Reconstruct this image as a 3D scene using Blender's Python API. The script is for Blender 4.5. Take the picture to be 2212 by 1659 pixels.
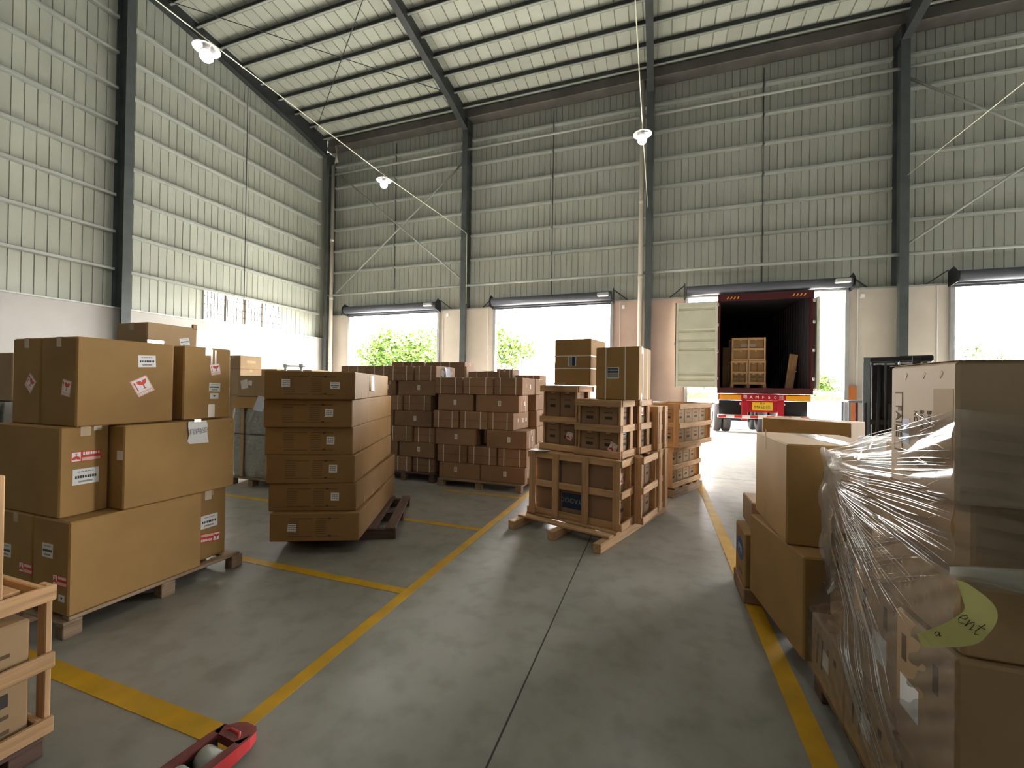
import bpy, math, random
from mathutils import Matrix, Vector
R = math.radians
sc = bpy.context.scene
col = sc.collection
for o in list(bpy.data.objects): bpy.data.objects.remove(o)

# ------------------------------------------------------------------ camera
cam_d = bpy.data.cameras.new('camera'); cam = bpy.data.objects.new('camera', cam_d); col.objects.link(cam)
yaw, pitch, roll = R(19.12), R(.379), R(.838)
cy_, sy_ = math.cos(yaw), math.sin(yaw)
fwd = Vector((-sy_*math.cos(pitch), cy_*math.cos(pitch), math.sin(pitch)))
r0 = Vector((cy_, sy_, 0)); u0 = r0.cross(fwd)
cr = r0*math.cos(roll) + u0*math.sin(roll); cu = -r0*math.sin(roll) + u0*math.cos(roll)
cam.matrix_world = Matrix(((cr.x, cu.x, -fwd.x, 0), (cr.y, cu.y, -fwd.y, 0), (cr.z, cu.z, -fwd.z, 1.5), (0, 0, 0, 1)))
cam_d.sensor_fit = 'HORIZONTAL'; cam_d.sensor_width = 36.0; cam_d.lens = 908.0/2212.0*36.0
cam_d.clip_start = .02; cam_d.clip_end = 500
sc.camera = cam

# ------------------------------------------------------------------ light
SKY = 1.0
w = bpy.data.worlds.new('overcast_sky'); sc.world = w; w.use_nodes = True
bg = w.node_tree.nodes['Background']; bg.inputs[0].default_value = (1.0, .975, .94, 1); bg.inputs[1].default_value = SKY
sun_d = bpy.data.lights.new('sun', 'SUN'); sun = bpy.data.objects.new('sun', sun_d); col.objects.link(sun)
sun_d.energy = .25; sun_d.angle = R(25); sun_d.color = (1, .97, .9); sun.rotation_euler = (R(-35), R(20), 0)
def portal(name, x, y, z, sx, sz, rot):
    d = bpy.data.lights.new(name, 'AREA'); d.shape = 'RECTANGLE'; d.size = sx; d.size_y = sz
    o = bpy.data.objects.new(name, d); col.objects.link(o); o.location = (x, y, z); o.rotation_euler = rot
    d.cycles.is_portal = True
for i in range(5): portal('door_portal', -10.01 + 6.46*i, 14.5, 2.15, 4.15, 4.3, (R(-90), 0, 0))
portal('window_portal', -13.62, 10.66, 3.95, 2.8, .95, (0, R(-90), 0))
sc.view_settings.view_transform = 'Standard'; sc.view_settings.look = 'None'
sc.view_settings.gamma = 1; sc.view_settings.use_curve_mapping = False
sc.view_settings.exposure = 6.22
sc.cycles.use_denoising = True
sc.cycles.max_bounces = 8; sc.cycles.diffuse_bounces = 5; sc.cycles.glossy_bounces = 3
sc.cycles.transparent_max_bounces = 16; sc.cycles.sample_clamp_indirect = 6
sc.cycles.caustics_reflective = False; sc.cycles.caustics_refractive = False

# ------------------------------------------------------------------ materials
M = {}
def mat(name, c, rough=.7, metal=0, var=0, nscale=8, stretch=None, rnd=0, bump=0, spec=.3, emit=None, c2=None, detail=4):
    m = bpy.data.materials.new(name); m.use_nodes = True; nt = m.node_tree; b = nt.nodes['Principled BSDF']
    b.inputs['Base Color'].default_value = (*c, 1); b.inputs['Roughness'].default_value = rough
    b.inputs['Metallic'].default_value = metal; b.inputs['Specular IOR Level'].default_value = spec
    if emit: b.inputs['Emission Color'].default_value = (*c, 1); b.inputs['Emission Strength'].default_value = emit
    L = nt.links
    if var or c2 or rnd:
        tc = nt.nodes.new('ShaderNodeTexCoord'); mp = nt.nodes.new('ShaderNodeMapping')
        L.new(tc.outputs['Object'], mp.inputs[0])
        if stretch: mp.inputs['Scale'].default_value = stretch
        n = nt.nodes.new('ShaderNodeTexNoise'); n.inputs['Scale'].default_value = nscale; n.inputs['Detail'].default_value = detail
        L.new(mp.outputs[0], n.inputs['Vector'])
        rp = nt.nodes.new('ShaderNodeValToRGB'); L.new(n.outputs['Fac'], rp.inputs[0])
        a = c2 if c2 else tuple(v*(1-var) for v in c); z = c if c2 else tuple(min(1, v*(1+var)) for v in c)
        rp.color_ramp.elements[0].color = (*a, 1); rp.color_ramp.elements[1].color = (*z, 1)
        rp.color_ramp.elements[0].position = .3; rp.color_ramp.elements[1].position = .7
        out = rp.outputs[0]
        if rnd:
            oi = nt.nodes.new('ShaderNodeObjectInfo'); mr = nt.nodes.new('ShaderNodeMapRange')
            mr.inputs['To Min'].default_value = 1-rnd; mr.inputs['To Max'].default_value = 1+rnd
            L.new(oi.outputs['Random'], mr.inputs[0])
            hs = nt.nodes.new('ShaderNodeHueSaturation'); L.new(mr.outputs[0], hs.inputs['Value']); L.new(out, hs.inputs['Color']); out = hs.outputs[0]
            ad = nt.nodes.new('ShaderNodeVectorMath'); ad.operation = 'ADD'
            cb = nt.nodes.new('ShaderNodeCombineXYZ'); mu = nt.nodes.new('ShaderNodeMath'); mu.operation = 'MULTIPLY'; mu.inputs[1].default_value = 37
            L.new(oi.outputs['Random'], mu.inputs[0]); L.new(mu.outputs[0], cb.inputs[0]); L.new(mu.outputs[0], cb.inputs[2])
            L.new(mp.outputs[0], ad.inputs[0]); L.new(cb.outputs[0], ad.inputs[1]); L.new(ad.outputs[0], n.inputs['Vector'])
        L.new(out, b.inputs['Base Color'])
        if bump:
            bp = nt.nodes.new('ShaderNodeBump'); bp.inputs['Strength'].default_value = bump; bp.inputs['Distance'].default_value = .01
            L.new(n.outputs['Fac'], bp.inputs['Height']); L.new(bp.outputs[0], b.inputs['Normal'])
    M[name] = m; return m
mat('cardboard', (.35, .208, .075), .75, var=.1, nscale=3, rnd=.1)
mat('cardboard_tan', (.38, .26, .145), .75, var=.08, nscale=3, rnd=.08)
mat('cardboard_dull', (.28, .172, .105), .75, var=.12, nscale=3, rnd=.12)
mat('cardboard_pale', (.52, .40, .28), .7, var=.06, nscale=3, rnd=.05)
mat('cardboard_brown', (.27, .155, .06), .75, var=.1, nscale=3, rnd=.08)
mat('cardboard_in', (.10, .062, .035), .9)
for ax, s in (('x', (1, 14, 14)), ('y', (14, 1, 14)), ('z', (14, 14, 1))):
    mat('pine_'+ax, (.54, .335, .175), .7, var=.22, nscale=3.2, stretch=s, rnd=.14, bump=.1)
    mat('old_wood_'+ax, (.27, .19, .125), .8, var=.3, nscale=3, stretch=s, rnd=.18, bump=.15)
    mat('dark_wood_'+ax, (.12, .075, .06), .8, var=.3, nscale=3, stretch=s, rnd=.15)
mat('cladding', (.45, .48, .42), .55, var=.06, nscale=.8, rnd=.035)
mat('cladding_back', (.43, .455, .405), .55, var=.05, nscale=.8, rnd=.03)
mat('roofing', (.50, .53, .46), .5, var=.06, nscale=.7, rnd=.06)
mat('girt_steel', (.42, .45, .42), .45, .2, var=.08, nscale=2)
mat('dark_steel', (.05, .056, .058), .5, var=.25, nscale=2)
mat('column_steel', (.085, .098, .10), .45, var=.2, nscale=2)
mat('gutter_steel', (.13, .122, .11), .6, var=.2, nscale=2)
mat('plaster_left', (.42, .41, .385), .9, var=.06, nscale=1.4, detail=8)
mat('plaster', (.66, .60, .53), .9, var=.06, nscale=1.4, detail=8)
mat('plaster_pink', (.58, .44, .38), .9, var=.08, nscale=1.2, detail=8)  # plaster with the red light bounced off the container painted in
mat('pvc', (.62, .57, .49), .45)
mat('galv', (.55, .56, .56), .35, .6, var=.1, nscale=3)
mat('shutter', (.12, .13, .155), .4, .2)
mat('black', (.012, .012, .014), .5); mat('rubber', (.02, .02, .02), .85)
mat('white', (.86, .86, .84), .6); mat('bar_grey', (.05, .045, .04), .6); mat('paper', (.78, .79, .80), .7); mat('paper_blue', (.52, .56, .68), .7)
mat('ink', (.055, .05, .045), .8); mat('print_brown', (.13, .085, .05), .85); mat('grey_ink', (.28, .28, .27), .8)
mat('red', (.62, .035, .04), .5); mat('pink', (.8, .5, .46), .6); mat('sticker_red', (.66, .05, .035), .5)
mat('navy', (.02, .035, .075), .55); mat('sky_blue', (.25, .42, .58), .6); mat('blue_print', (.03, .09, .25), .55)
mat('tape', (.52, .38, .22), .18, spec=.6); mat('clear_tape', (.70, .62, .50), .12, spec=.8); mat('strap', (.74, .70, .64), .4)
mat('yellow_paint', (.62, .34, .015), .6, var=.14, nscale=6, c2=(.46, .27, .02)); mat('yellow_paper', (.74, .72, .30), .75)
mat('fork_top', (.17, .045, .04), .45, var=.3, nscale=14); mat('fork_red', (.55, .045, .05), .35, var=.3, nscale=9, spec=.5); mat('roller_grey', (.45, .47, .44), .4)
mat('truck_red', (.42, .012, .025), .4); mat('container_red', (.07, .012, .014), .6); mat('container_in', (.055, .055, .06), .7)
mat('door_cream', (.62, .62, .50), .5, var=.08, nscale=2); mat('amber', (.85, .36, .02), .4); mat('plate_yellow', (.85, .52, .03), .5)
mat('orange_board', (.62, .20, .06), .7, var=.15, nscale=3); mat('lift_blue', (.16, .19, .22), .4); mat('lift_black', (.02, .021, .025), .4)
mat('bulb', (.80, .78, .95), .3, emit=.013); mat('lamp_shade', (.75, .72, .72), .12, .7); mat('wire', (.74, .76, .60), .5)
mat('leaf', (.045, .085, .010), .6, var=.3, nscale=.6); mat('leaf_far', (.06, .09, .05), .7, var=.2, nscale=.4); mat('bark', (.13, .10, .07), .9)
mat('yard', (.24, .235, .22), .9, var=.06, nscale=.4); mat('hedge', (.04, .08, .012), .8, var=.4, nscale=4); mat('house', (.68, .62, .58), .9); mat('house_dark', (.10, .10, .11), .3)
mat('goods', (.28, .30, .25), .55, var=.35, nscale=6, stretch=(1, 1, 5), bump=.4)

def glassy(name, tint, base, rough, white):
    m = bpy.data.materials.new(name); m.use_nodes = True; nt = m.node_tree; nt.nodes.clear(); L = nt.links
    out = nt.nodes.new('ShaderNodeOutputMaterial'); tr = nt.nodes.new('ShaderNodeBsdfTransparent'); tr.inputs[0].default_value = (*tint, 1)
    gl = nt.nodes.new('ShaderNodeBsdfGlossy'); gl.inputs['Roughness'].default_value = rough; gl.inputs[0].default_value = (1, 1, 1, 1)
    df = nt.nodes.new('ShaderNodeBsdfTranslucent'); df.inputs[0].default_value = (.85, .85, .85, 1)
    d2 = nt.nodes.new('ShaderNodeBsdfDiffuse'); d2.inputs[0].default_value = (.85, .85, .85, 1)
    m0 = nt.nodes.new('ShaderNodeMixShader'); m0.inputs[0].default_value = .5; L.new(df.outputs[0], m0.inputs[1]); L.new(d2.outputs[0], m0.inputs[2])
    m1 = nt.nodes.new('ShaderNodeMixShader'); m1.inputs[0].default_value = white
    L.new(tr.outputs[0], m1.inputs[1]); L.new(m0.outputs[0], m1.inputs[2])
    lw = nt.nodes.new('ShaderNodeLayerWeight'); lw.inputs[0].default_value = .25
    mx = nt.nodes.new('ShaderNodeMath'); mx.operation = 'MULTIPLY_ADD'; mx.inputs[1].default_value = .75; mx.inputs[2].default_value = base
    L.new(lw.outputs['Fresnel'], mx.inputs[0]); m2 = nt.nodes.new('ShaderNodeMixShader')
    L.new(mx.outputs[0], m2.inputs[0]); L.new(m1.outputs[0], m2.inputs[1]); L.new(gl.outputs[0], m2.inputs[2])
    L.new(m2.outputs[0], out.inputs[0]); M[name] = m; return m
glassy('film', (.97, .97, .96), .05, .13, .10)
glassy('film_dense', (.93, .93, .91), .08, .16, .30)
glassy('ridge', (1, 1, 1), .55, .16, .45)
glassy('glass', (.96, .98, .97), .04, .02, .02)

def floor_mat():
    m = bpy.data.materials.new('concrete_floor'); m.use_nodes = True; nt = m.node_tree; L = nt.links; b = nt.nodes['Principled BSDF']
    tc = nt.nodes.new('ShaderNodeTexCoord')
    def noise(s, d): n = nt.nodes.new('ShaderNodeTexNoise'); n.inputs['Scale'].default_value = s; n.inputs['Detail'].default_value = d; L.new(tc.outputs['Object'], n.inputs['Vector']); return n
    def ramp(n, p0, c0, p1, c1):
        r = nt.nodes.new('ShaderNodeValToRGB'); e = r.color_ramp.elements; e[0].position = p0; e[0].color = (*c0, 1); e[1].position = p1; e[1].color = (*c1, 1); L.new(n.outputs['Fac'], r.inputs[0]); return r
    n1 = noise(1.1, 8); n2 = noise(6, 6); n3 = noise(.7, 2)
    a = ramp(n1, .3, (.23, .222, .198), .68, (.335, .322, .292)); c = ramp(n2, .34, (.7, .69, .66), .52, (1, 1, 1))
    mx = nt.nodes.new('ShaderNodeMix'); mx.data_type = 'RGBA'; mx.blend_type = 'MULTIPLY'; mx.inputs[0].default_value = .55
    L.new(a.outputs[0], mx.inputs[6]); L.new(c.outputs[0], mx.inputs[7]); L.new(mx.outputs[2], b.inputs['Base Color'])
    rr = ramp(n3, .2, (.5, .5, .5), .8, (.65, .65, .65)); L.new(rr.outputs[0], b.inputs['Roughness'])
    b.inputs['Specular IOR Level'].default_value = .35
    b.inputs['Coat Weight'].default_value = .3; b.inputs['Coat Roughness'].default_value = .24; b.inputs['Coat IOR'].default_value = 1.4
    bp = nt.nodes.new('ShaderNodeBump'); bp.inputs['Strength'].default_value = .10; bp.inputs['Distance'].default_value = .02
    n4 = noise(3.5, 3); L.new(n4.outputs['Fac'], bp.inputs['Height']); L.new(bp.outputs[0], b.inputs['Normal']); L.new(bp.outputs[0], b.inputs['Coat Normal'])
    M['floor'] = m
floor_mat()

# ------------------------------------------------------------------ mesh helpers
class MB:
    def __init__(s): s.v = []; s.f = []; s.mi = []; s.m = []
    def slot(s, m):
        if m not in s.m: s.m.append(m)
        return s.m.index(m)
    def add(s, vs, fs, m=None):
        n = len(s.v); s.v += [tuple(p) for p in vs]; i = s.slot(m)
        for f in fs: s.f.append(tuple(n+k for k in f)); s.mi.append(i)
    def box(s, x0, x1, y0, y1, z0, z1, m=None, mtx=None):
        vs = [(x, y, z) for z in (z0, z1) for x, y in ((x0, y0), (x1, y0), (x1, y1), (x0, y1))]
        if mtx: vs = [mtx @ Vector(p) for p in vs]
        s.add(vs, [(3, 2, 1, 0), (4, 5, 6, 7), (0, 1, 5, 4), (1, 2, 6, 5), (2, 3, 7, 6), (3, 0, 4, 7)], m)
    def bbox(s, sx, sy, sz, bev, m=None, ox=0, oy=0, oz=0):   # box with chamfered edges, base at oz
        hx, hy = sx/2, sy/2; b = min(bev, hx*.4, hy*.4, sz*.2); vs = []
        for z, i in ((0, b), (b, 0), (sz-b, 0), (sz, b)):
            X, Y = hx-i, hy-i
            if i: vs += [(X, Y, z), (-X, Y, z), (-X, -Y, z), (X, -Y, z)]*1
            else: vs += [(hx, hy-b, z), (hx-b, hy, z), (-hx+b, hy, z), (-hx, hy-b, z), (-hx, -hy+b, z), (-hx+b, -hy, z), (hx-b, -hy, z), (hx, -hy+b, z)]
        vs = [(x+ox, y+oy, z+oz) for x, y, z in vs]
        B, T, a, c = 0, 20, 4, 12
        fs = [(3, 2, 1, 0), (20, 21, 22, 23)]
        for k in range(8): fs.append((a+k, a+(k+1) % 8, c+(k+1) % 8, c+k))
        for k in range(4):
            q = 2*k
            fs.append((B+k, a+q+1, a+q)); fs.append((B+k, (k+1) % 4, a+(q+2) % 8, a+q+1))
            fs.append((T+k, c+q, c+q+1)); fs.append((T+k, c+q+1, c+(q+2) % 8, T+(k+1) % 4))
        s.add(vs, fs, m)
    def tube(s, pts, r, n=8, m=None, cap=True, radii=None):
        pts = [Vector(p) for p in pts]; rings = []; up = Vector((0, 0, 1)); vs = []
        for i, p in enumerate(pts):
            t = (pts[min(i+1, len(pts)-1)] - pts[max(i-1, 0)]).normalized()
            a = t.cross(up)
            if a.length < .05: a = t.cross(Vector((1, 0, 0)))
            a.normalize(); b = t.cross(a).normalized(); rr = radii[i] if radii else r
            for k in range(n):
                th = 2*math.pi*k/n; vs.append(p + a*math.cos(th)*rr + b*math.sin(th)*rr)
        fs = []
        for i in range(len(pts)-1):
            for k in range(n): fs.append((i*n+k, i*n+(k+1) % n, (i+1)*n+(k+1) % n, (i+1)*n+k))
        if cap: fs.append(tuple(range(n-1, -1, -1))); fs.append(tuple((len(pts)-1)*n+k for k in range(n)))
        s.add(vs, fs, m)
    def bar(s, p0, p1, wd, ht, m=None):
        p0, p1 = Vector(p0), Vector(p1); t = (p1-p0).normalized(); a = t.cross(Vector((0, 0, 1)))
        if a.length < .01: a = Vector((1, 0, 0))
        a.normalize(); b = a.cross(t); vs = []
        for p in (p0, p1):
            for i, j in ((-1, -1), (1, -1), (1, 1), (-1, 1)): vs.append(p + a*wd/2*i + b*ht/2*j)
        s.add(vs, [(3, 2, 1, 0), (4, 5, 6, 7), (0, 1, 5, 4), (1, 2, 6, 5), (2, 3, 7, 6), (3, 0, 4, 7)], m)
    def lathe(s, prof, n=20, m=None, c=(0, 0, 0)):
        vs = []; fs = []
        for r, z in prof:
            for k in range(n): th = 2*math.pi*k/n; vs.append((c[0]+r*math.cos(th), c[1]+r*math.sin(th), c[2]+z))
        for i in range(len(prof)-1):
            for k in range(n): fs.append((i*n+k, i*n+(k+1) % n, (i+1)*n+(k+1) % n, (i+1)*n+k))
        s.add(vs, fs, m)
    def prism(s, poly, y0, y1, m=None, mtx=None):     # polygon in XZ extruded along Y
        n = len(poly); vs = [(x, y0, z) for x, z in poly] + [(x, y1, z) for x, z in poly]
        if mtx: vs = [mtx @ Vector(p) for p in vs]
        s.add(vs, [tuple(range(n)), tuple(range(2*n-1, n-1, -1))] + [((i+1) % n, i, n+i, n+(i+1) % n) for i in range(n)], m)
    def mesh(s, name, smooth=False):
        me = bpy.data.meshes.new(name); me.from_pydata(s.v, [], s.f)
        for m in s.m: me.materials.append(M[m] if m else M['cardboard'])
        me.polygons.foreach_set('material_index', s.mi)
        if smooth: me.polygons.foreach_set('use_smooth', [True]*len(s.f))
        me.update(); return me
    def build(s, name, m=None, parent=None, smooth=False):
        if m: s.m = [m]*max(1, len(s.m)); s.m = [m]; s.mi = [0]*len(s.f)
        return put(name, s.mesh(name, smooth), parent)
def put(name, me, parent=None, loc=None, rot=None, mtx=None):
    o = bpy.data.objects.new(name, me); col.objects.link(o)
    if parent: o.parent = parent
    if loc: o.location = loc
    if rot: o.rotation_euler = rot
    if mtx: o.matrix_basis = mtx
    return o
def tag(o, label, cat, group=None, kind=None):
    o['label'] = label; o['category'] = cat
    if group: o['group'] = group
    if kind: o['kind'] = kind
    return o
def thing(name, label, cat, loc=(0, 0, 0), rz=0, group=None):
    o = put(name, None, None, loc, (0, 0, R(rz))); return tag(o, label, cat, group)
def struct(name, me_or_none=None):
    o = put(name, me_or_none); o['kind'] = 'structure'; return o
_mc = {}
def boxmesh(sx, sy, sz, m, bev=.003):
    k = (round(sx, 3), round(sy, 3), round(sz, 3), m, bev)
    if k not in _mc:
        b = MB(); b.bbox(sx, sy, sz, bev, m); _mc[k] = b.mesh(m)
    return _mc[k]
def piece(name, x0, x1, y0, y1, z0, z1, m, parent, bev=.003, rot=None):   # a box part between two corners
    return put(name, boxmesh(x1-x0, y1-y0, z1-z0, m, bev), parent, ((x0+x1)/2, (y0+y1)/2, z0), rot)
def wood(name, x0, x1, y0, y1, z0, z1, parent, kind='pine'):
    d = (x1-x0, y1-y0, z1-z0); ax = 'xyz'[d.index(max(d))]
    return piece(name, x0, x1, y0, y1, z0, z1, kind+'_'+ax, parent, .004)
_tm = {}
def textmesh(s, size, m, ext=.0006):
    k = (s, size, m)
    if k in _tm: return _tm[k]
    c = bpy.data.curves.new('lettering', 'FONT'); c.body = s; c.size = size; c.extrude = ext; c.align_x = 'CENTER'; c.align_y = 'CENTER'; c.resolution_u = 2
    o = bpy.data.objects.new('lettering', c); col.objects.link(o); dg = bpy.context.evaluated_depsgraph_get()
    me = bpy.data.meshes.new_from_object(o.evaluated_get(dg)); bpy.data.objects.remove(o); me.materials.clear(); me.materials.append(M[m])
    me.name = 'lettering'; _tm[k] = me; return me
def text(s, size, m, parent, loc, rz=0, roll=0, name='lettering'):   # text standing up, facing -Y before rz
    mt = Matrix.Translation(loc) @ Matrix.Rotation(R(rz), 4, 'Z') @ Matrix.Rotation(R(roll), 4, 'Y') @ Matrix.Rotation(R(90), 4, 'X')
    return put(name, textmesh(s, size, m), parent, mtx=mt)

# stickers: lie in XZ, face -Y, centred
def sticker_mesh(kind):
    if ('st', kind) in _mc: return _mc[('st', kind)]
    b = MB(); T = lambda k: (-.0008*k, -.0008*k+.0008)
    def rect(x0, x1, z0, z1, m, k=1): b.box(x0, x1, -.0006*k, -.0006*(k-1), z0, z1, m)
    def poly(p, m, k=2): b.prism(p, -.0006*k, -.0006*(k-1), m)
    def goblet(cx, cz, s, m, k=3):
        poly([(cx-.5*s, cz+.45*s), (cx-.47*s, cz+.2*s), (cx-.3*s, cz), (cx-.06*s, cz-.1*s), (cx-.05*s, cz-.42*s), (cx-.28*s, cz-.5*s), (cx+.28*s, cz-.5*s), (cx+.05*s, cz-.42*s), (cx+.06*s, cz-.1*s), (cx+.3*s, cz), (cx+.47*s, cz+.2*s), (cx+.5*s, cz+.45*s), (cx+.1*s, cz+.38*s), (cx, cz+.22*s), (cx-.1*s, cz+.42*s)], m, k)
    if kind == 'fragile':
        rect(-.05, .05, -.055, .055, 'pink'); rect(-.044, .044, -.03, .049, 'white', 2); goblet(.008, .012, .06, 'sticker_red')
        poly([(-.038, -.02), (-.038, .025), (-.042, .025), (-.035, .042), (-.028, .025), (-.032, .025), (-.032, -.02)], 'sticker_red', 3)
        for i in range(6): rect(-.036+.013*i, -.028+.013*i, -.048, -.038, 'white', 2)
    elif kind == 'banner':
        rect(-.07, .07, -.03, .03, 'sticker_red'); rect(-.066, .02, .008, .026, 'pink', 2); rect(.026, .066, -.026, .026, 'white', 2); goblet(.046, 0, .038, 'sticker_red')
        for i in range(7): rect(-.062+.0115*i, -.054+.0115*i, -.024, -.008, 'white', 2)
    elif kind == 'address':
        rect(-.055, .055, -.042, .042, 'paper')
        x = -.035
        for i in range(5): rect(x, x+.011, .024, .029, 'grey_ink', 2); x += .0145
        x = -.045
        for i in range(9): rect(x, x+.0075, -.008, .006, 'ink', 2); x += .0102
        rect(-.03, .03, -.030, -.021, 'grey_ink', 2)
    elif kind == 'small':
        rect(-.035, .035, -.035, .035, 'paper')
        for i in range(3):
            for j in range(3): rect(-.024+.017*i, -.012+.017*i, -.018+.016*j, -.009+.016*j, 'grey_ink', 2)
    elif kind == 'tall':
        rect(-.022, .022, -.034, .034, 'paper')
        for j in range(3): rect(-.010, .012, -.018+.014*j, -.012+.014*j, 'grey_ink', 2)
    elif kind == 'tiny':
        rect(-.03, .03, -.02, .02, 'paper'); poly([(-.012, .006), (.012, .006), (0, -.008)], 'ink', 2)
    elif kind == 'plain': rect(-.05, .05, -.05, .05, 'paper')
    elif kind == 'brand':
        rect(-.07, .07, -.062, .062, 'paper'); rect(-.062, .062, 0, .052, 'navy', 2); rect(-.062, .062, -.052, -.003, 'grey_ink', 2)
    me = b.mesh('sticker_'+kind); _mc[('st', kind)] = me; return me
FACE = {'-y': 0, '+x': 90, '+y': 180, '-x': -90}
def face_mtx(dim, face, u, v, rl=0, off=0.0):
    sx, sy, sz = dim; rz = FACE[face]; d = (sy if face in ('-y', '+y') else sx)/2 + off
    return Matrix.Rotation(R(rz), 4, 'Z') @ Matrix.Translation((u, -d, v)) @ Matrix.Rotation(R(rl), 4, 'Y')
def stick(parent, dim, face, u, v, kind, rl=0, scale=1, name='sticker'):
    return put(name, sticker_mesh(kind), parent, mtx=face_mtx(dim, face, u, v, rl, .0002) @ Matrix.Scale(scale, 4))
def letter(parent, dim, face, u, v, s, size, m='print_brown', rl=0):
    return put('lettering', textmesh(s, size, m), parent, mtx=face_mtx(dim, face, u, v, rl, .0006) @ Matrix.Rotation(R(90), 4, 'X'))
def mark(parent, dim, face, u, v, w_, h, m='print_brown', rl=0, name='print', k=.0008):
    key = ('mk', round(w_, 3), round(h, 3), m)
    if key not in _mc:
        b = MB(); b.box(-w_/2, w_/2, -k, 0, -h/2, h/2, m); _mc[key] = b.mesh(name)
    return put(name, _mc[key], parent, mtx=face_mtx(dim, face, u, v, rl, .0001))
def carton_mesh(sx, sy, sz, m):
    key = ('ct', round(sx, 3), round(sy, 3), round(sz, 3), m)
    if key not in _mc:
        b = MB(); b.bbox(sx, sy, sz, .008, m)
        g = .0015                                                   # the slit between the top flaps
        if sx >= sy: b.box(-sx/2+.01, sx/2-.01, -g, g, sz-.004, sz+.0006, 'cardboard_in')
        else: b.box(-g, g, -sy/2+.01, sy/2-.01, sz-.004, sz+.0006, 'cardboard_in')
        _mc[key] = b.mesh('carton')
    return _mc[key]
def carton(label, x0, x1, y0, y1, z0, z1, m='cardboard', rz=0, group=None, tape=True, straps=(), pivot=None, name='carton', cat='box', rot=None):
    sx, sy, sz = x1-x0, y1-y0, z1-z0; cx, cy = (x0+x1)/2, (y0+y1)/2
    if pivot: v = Matrix.Rotation(R(rz), 2) @ Vector((cx-pivot[0], cy-pivot[1])); cx, cy = pivot[0]+v.x, pivot[1]+v.y
    o = put(name, carton_mesh(sx, sy, sz, m), None, (cx, cy, z0), rot or (0, 0, R(rz))); tag(o, label, 'carton', group); o['dim'] = (sx, sy, sz)
    d = (sx, sy, sz)
    if tape:
        if sx >= sy:
            put('tape', boxmesh(sx+.002, .05, .0012, 'tape', .0003), o, (0, 0, sz-.0002))
            for s in (-1, 1): put('tape', boxmesh(.0012, .05, .06, 'tape', .0003), o, (s*(sx/2+.0002), 0, sz-.0605))
        else:
            put('tape', boxmesh(.05, sy+.002, .0012, 'tape', .0003), o, (0, 0, sz-.0002))
            for s in (-1, 1): put('tape', boxmesh(.05, .0012, .06, 'tape', .0003), o, (0, s*(sy/2+.0002), sz-.0605))
    for ax, p in straps:
        key = ('sp', ax, d)
        if key not in _mc:
            b = MB(); t = .0018; wd = .006
            a = sx/2 if ax == 'y' else sy/2
            # a band around the carton: normal of its plane is X for ax 'x', Y for ax 'y', Z for ax 'z'
            if ax == 'z':
                for s in (-1, 1): b.box(-sx/2-t, sx/2+t, s*sy/2-t, s*sy/2+t, -wd, wd, 'strap'); b.box(s*sx/2-t, s*sx/2+t, -sy/2, sy/2, -wd, wd, 'strap')
            elif ax == 'x':
                for s in (-1, 1): b.box(-wd, wd, s*sy/2-t, s*sy/2+t, 0.001, sz+t, 'strap')
                b.box(-wd, wd, -sy/2, sy/2, sz-t, sz+t, 'strap')
            else:
                for s in (-1, 1): b.box(s*sx/2-t, s*sx/2+t, -wd, wd, 0.001, sz+t, 'strap')
                b.box(-sx/2, sx/2, -wd, wd, sz-t, sz+t, 'strap')
            _mc[key] = b.mesh('strap')
        put('strap', _mc[key], o, (p if ax == 'x' else 0, p if ax == 'y' else 0, p if ax == 'z' else 0))
    return o, d
def pallet(label, loc, rz, wx, wy, h, kind='old_wood', nb=6, along='x', runners=3, blocks=True, group=None, bw=.1):
    """deck boards run along `along`; runners / blocks below run across them. Origin: centre of the base"""
    t = thing('pallet', label, 'pallet', loc, rz, group); L, S = (wx, wy) if along == 'x' else (wy, wx); dt = .02
    def W(name, a0, a1, b0, b1, z0, z1):
        if along == 'x': wood(name, a0, a1, b0, b1, z0, z1, t, kind)
        else: wood(name, b0, b1, a0, a1, z0, z1, t, kind)
    for i in range(nb):
        c = -S/2 + bw/2 + (S-bw)*i/(nb-1); W('deck_board', -L/2, L/2, c-bw/2, c+bw/2, h-dt, h)
    for i in range(runners):
        c = -L/2 + .045 + (L-.09)*i/(runners-1)
        if blocks:
            W('stringer_board', c-.045, c+.045, -S/2, S/2, h-2*dt, h-dt-.0005)
            for j in range(3):
                q = -S/2 + .05 + (S-.1)*j/2; W('block', c-.045, c+.045, q-.05, q+.05, 0, h-2*dt-.0005)
        else: W('runner', c-.03, c+.03, -S/2, S/2, 0, h-dt-.0005)
    return t

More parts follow.
